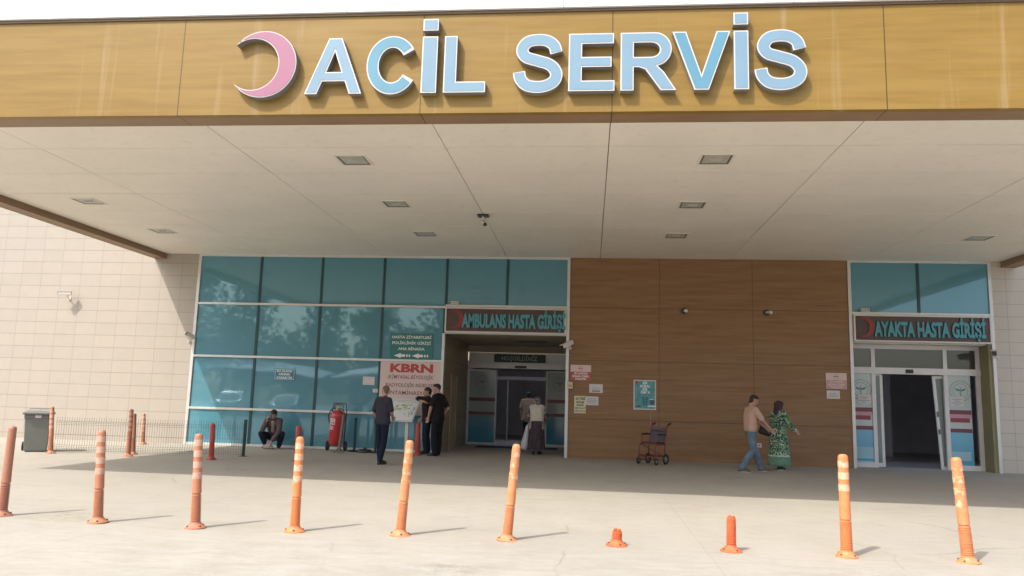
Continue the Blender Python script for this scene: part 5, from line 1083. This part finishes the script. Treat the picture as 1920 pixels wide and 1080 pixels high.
for i, (x, rr_, cc, lb) in enumerate(((-24, 84, ('white', (.7, .7, .7)), "white car parked across the road, far left"), (-20.5, 90, ('silver', (.4, .41, .42)), "silver car parked across the road"), (-13, 96, ('grey', (.12, .13, .14)), "dark grey car parked across the road"), (-8, 88, ('white', 0), "white car parked across the road, nearest the middle"), (-3.5, 92, ('blue', (.05, .09, .2)), "blue car parked across the road"))):
    car(x, -9 - (i % 2) * .7, rr_, cc if cc[1] else ('white', (.7, .7, .7)), lb)
def carport(x, y, label):
    s = thing("car_shelter", label, "shelter", (x, y, 0), "white car park canopies"); rings = []
    for i in range(13):
        t = -1 + i / 6; rings.append([Vector((x + t * 6.5, y - 2.6, 3.3 - .55 * t * t)), Vector((x + t * 6.5, y, 3.9 - .7 * t * t)), Vector((x + t * 6.5, y + 2.6, 3.2 - .5 * t * t)), Vector((x + t * 6.5, y + 2.6, 3.12 - .5 * t * t)), Vector((x + t * 6.5, y, 3.82 - .7 * t * t)), Vector((x + t * 6.5, y - 2.6, 3.22 - .55 * t * t))])
    MB().loft(rings).build("membrane", m_white, s)
    for dx in (-5, 0, 5): MB().tube([(x + dx, y, 0), (x + dx, y, 3.3)], .08, 10).build("post", m_alu, s)
carport(-11, -12, "white membrane canopy over parked cars, right of the trees"); carport(-25, -13, "white membrane canopy over parked cars, farther left")
m_leaf, g = newmat("dull_green_leaves"); oi = g.node("ShaderNodeNewGeometry"); g.base(g.mix(oi.outputs["Random Per Island"], (.035, .065, .02), (.09, .125, .045))); g.set("Roughness", .6)
m_bark = mat("grey_bark", (.12, .09, .065), .9, var=.3, vscale=12, bump=.6, bscale=20)
def tree(x, y, h_, r_, label):
    s = thing("tree", label, "tree", (x, y, 0), "trees across the road"); mb = MB(); mb.tube([(x, y, 0), (x + .1, y, h_ * .25), (x - .05, y + .1, h_ * .5), (x, y, h_ * .8)], [.22, .17, .11, .03], 10); cl = []
    for i in range(13):
        a = random.uniform(0, 6.28); z = h_ * random.uniform(.22, .92); q = Vector((x + r_ * .62 * math.cos(a) * random.uniform(.4, 1), y + r_ * .62 * math.sin(a) * random.uniform(.4, 1), z)); mb.tube([(x, y, z * .7), q * .5 + Vector((x, y, z * .8)) * .5, q], [.07, .045, .02], 6); cl.append((q, r_ * random.uniform(.36, .55)))
    mb.build("trunk", m_bark, s, smooth=True); mb = MB()
    for q, rr_ in cl:
        for j in range(260):
            d = Vector((random.gauss(0, 1), random.gauss(0, 1), random.gauss(0, .8))); d = d.normalized() * rr_ * random.uniform(.35, 1.05); p = q + d; a = Vector((random.uniform(-1, 1), random.uniform(-1, 1), random.uniform(-1, 1))).normalized(); b_ = a.orthogonal().normalized(); sz = random.uniform(.18, .36)
            mb.add([p - a * sz, p + b_ * sz * .6, p + a * sz, p - b_ * sz * .6], [(0, 1, 2, 3)])
    mb.build("crown", m_leaf, s)
for i, (x, y, h_, r_, lb) in enumerate(((-34, -15, 11, 4.2, "tall broad tree at the far left across the road"), (-29, -17, 12, 4.5, "tallest tree across the road"), (-23, -19, 10, 4.2, "middle-sized tree across the road behind the white canopies"), (-17, -22, 9, 3.6, "smaller rounded tree across the road"), (-40, -19, 12, 4.6, "outermost tree across the road"), (-11, -24, 11, 4.4, "broad tree behind the blue and white cars across the road"), (-5, -23, 10, 4.2, "tree across the road directly behind the photographer"), (1.5, -24, 11, 4.4, "tree across the road, second from the right end"), (8, -23, 10, 4.2, "rightmost tree across the road"))): tree(x, y, h_, r_, lb)
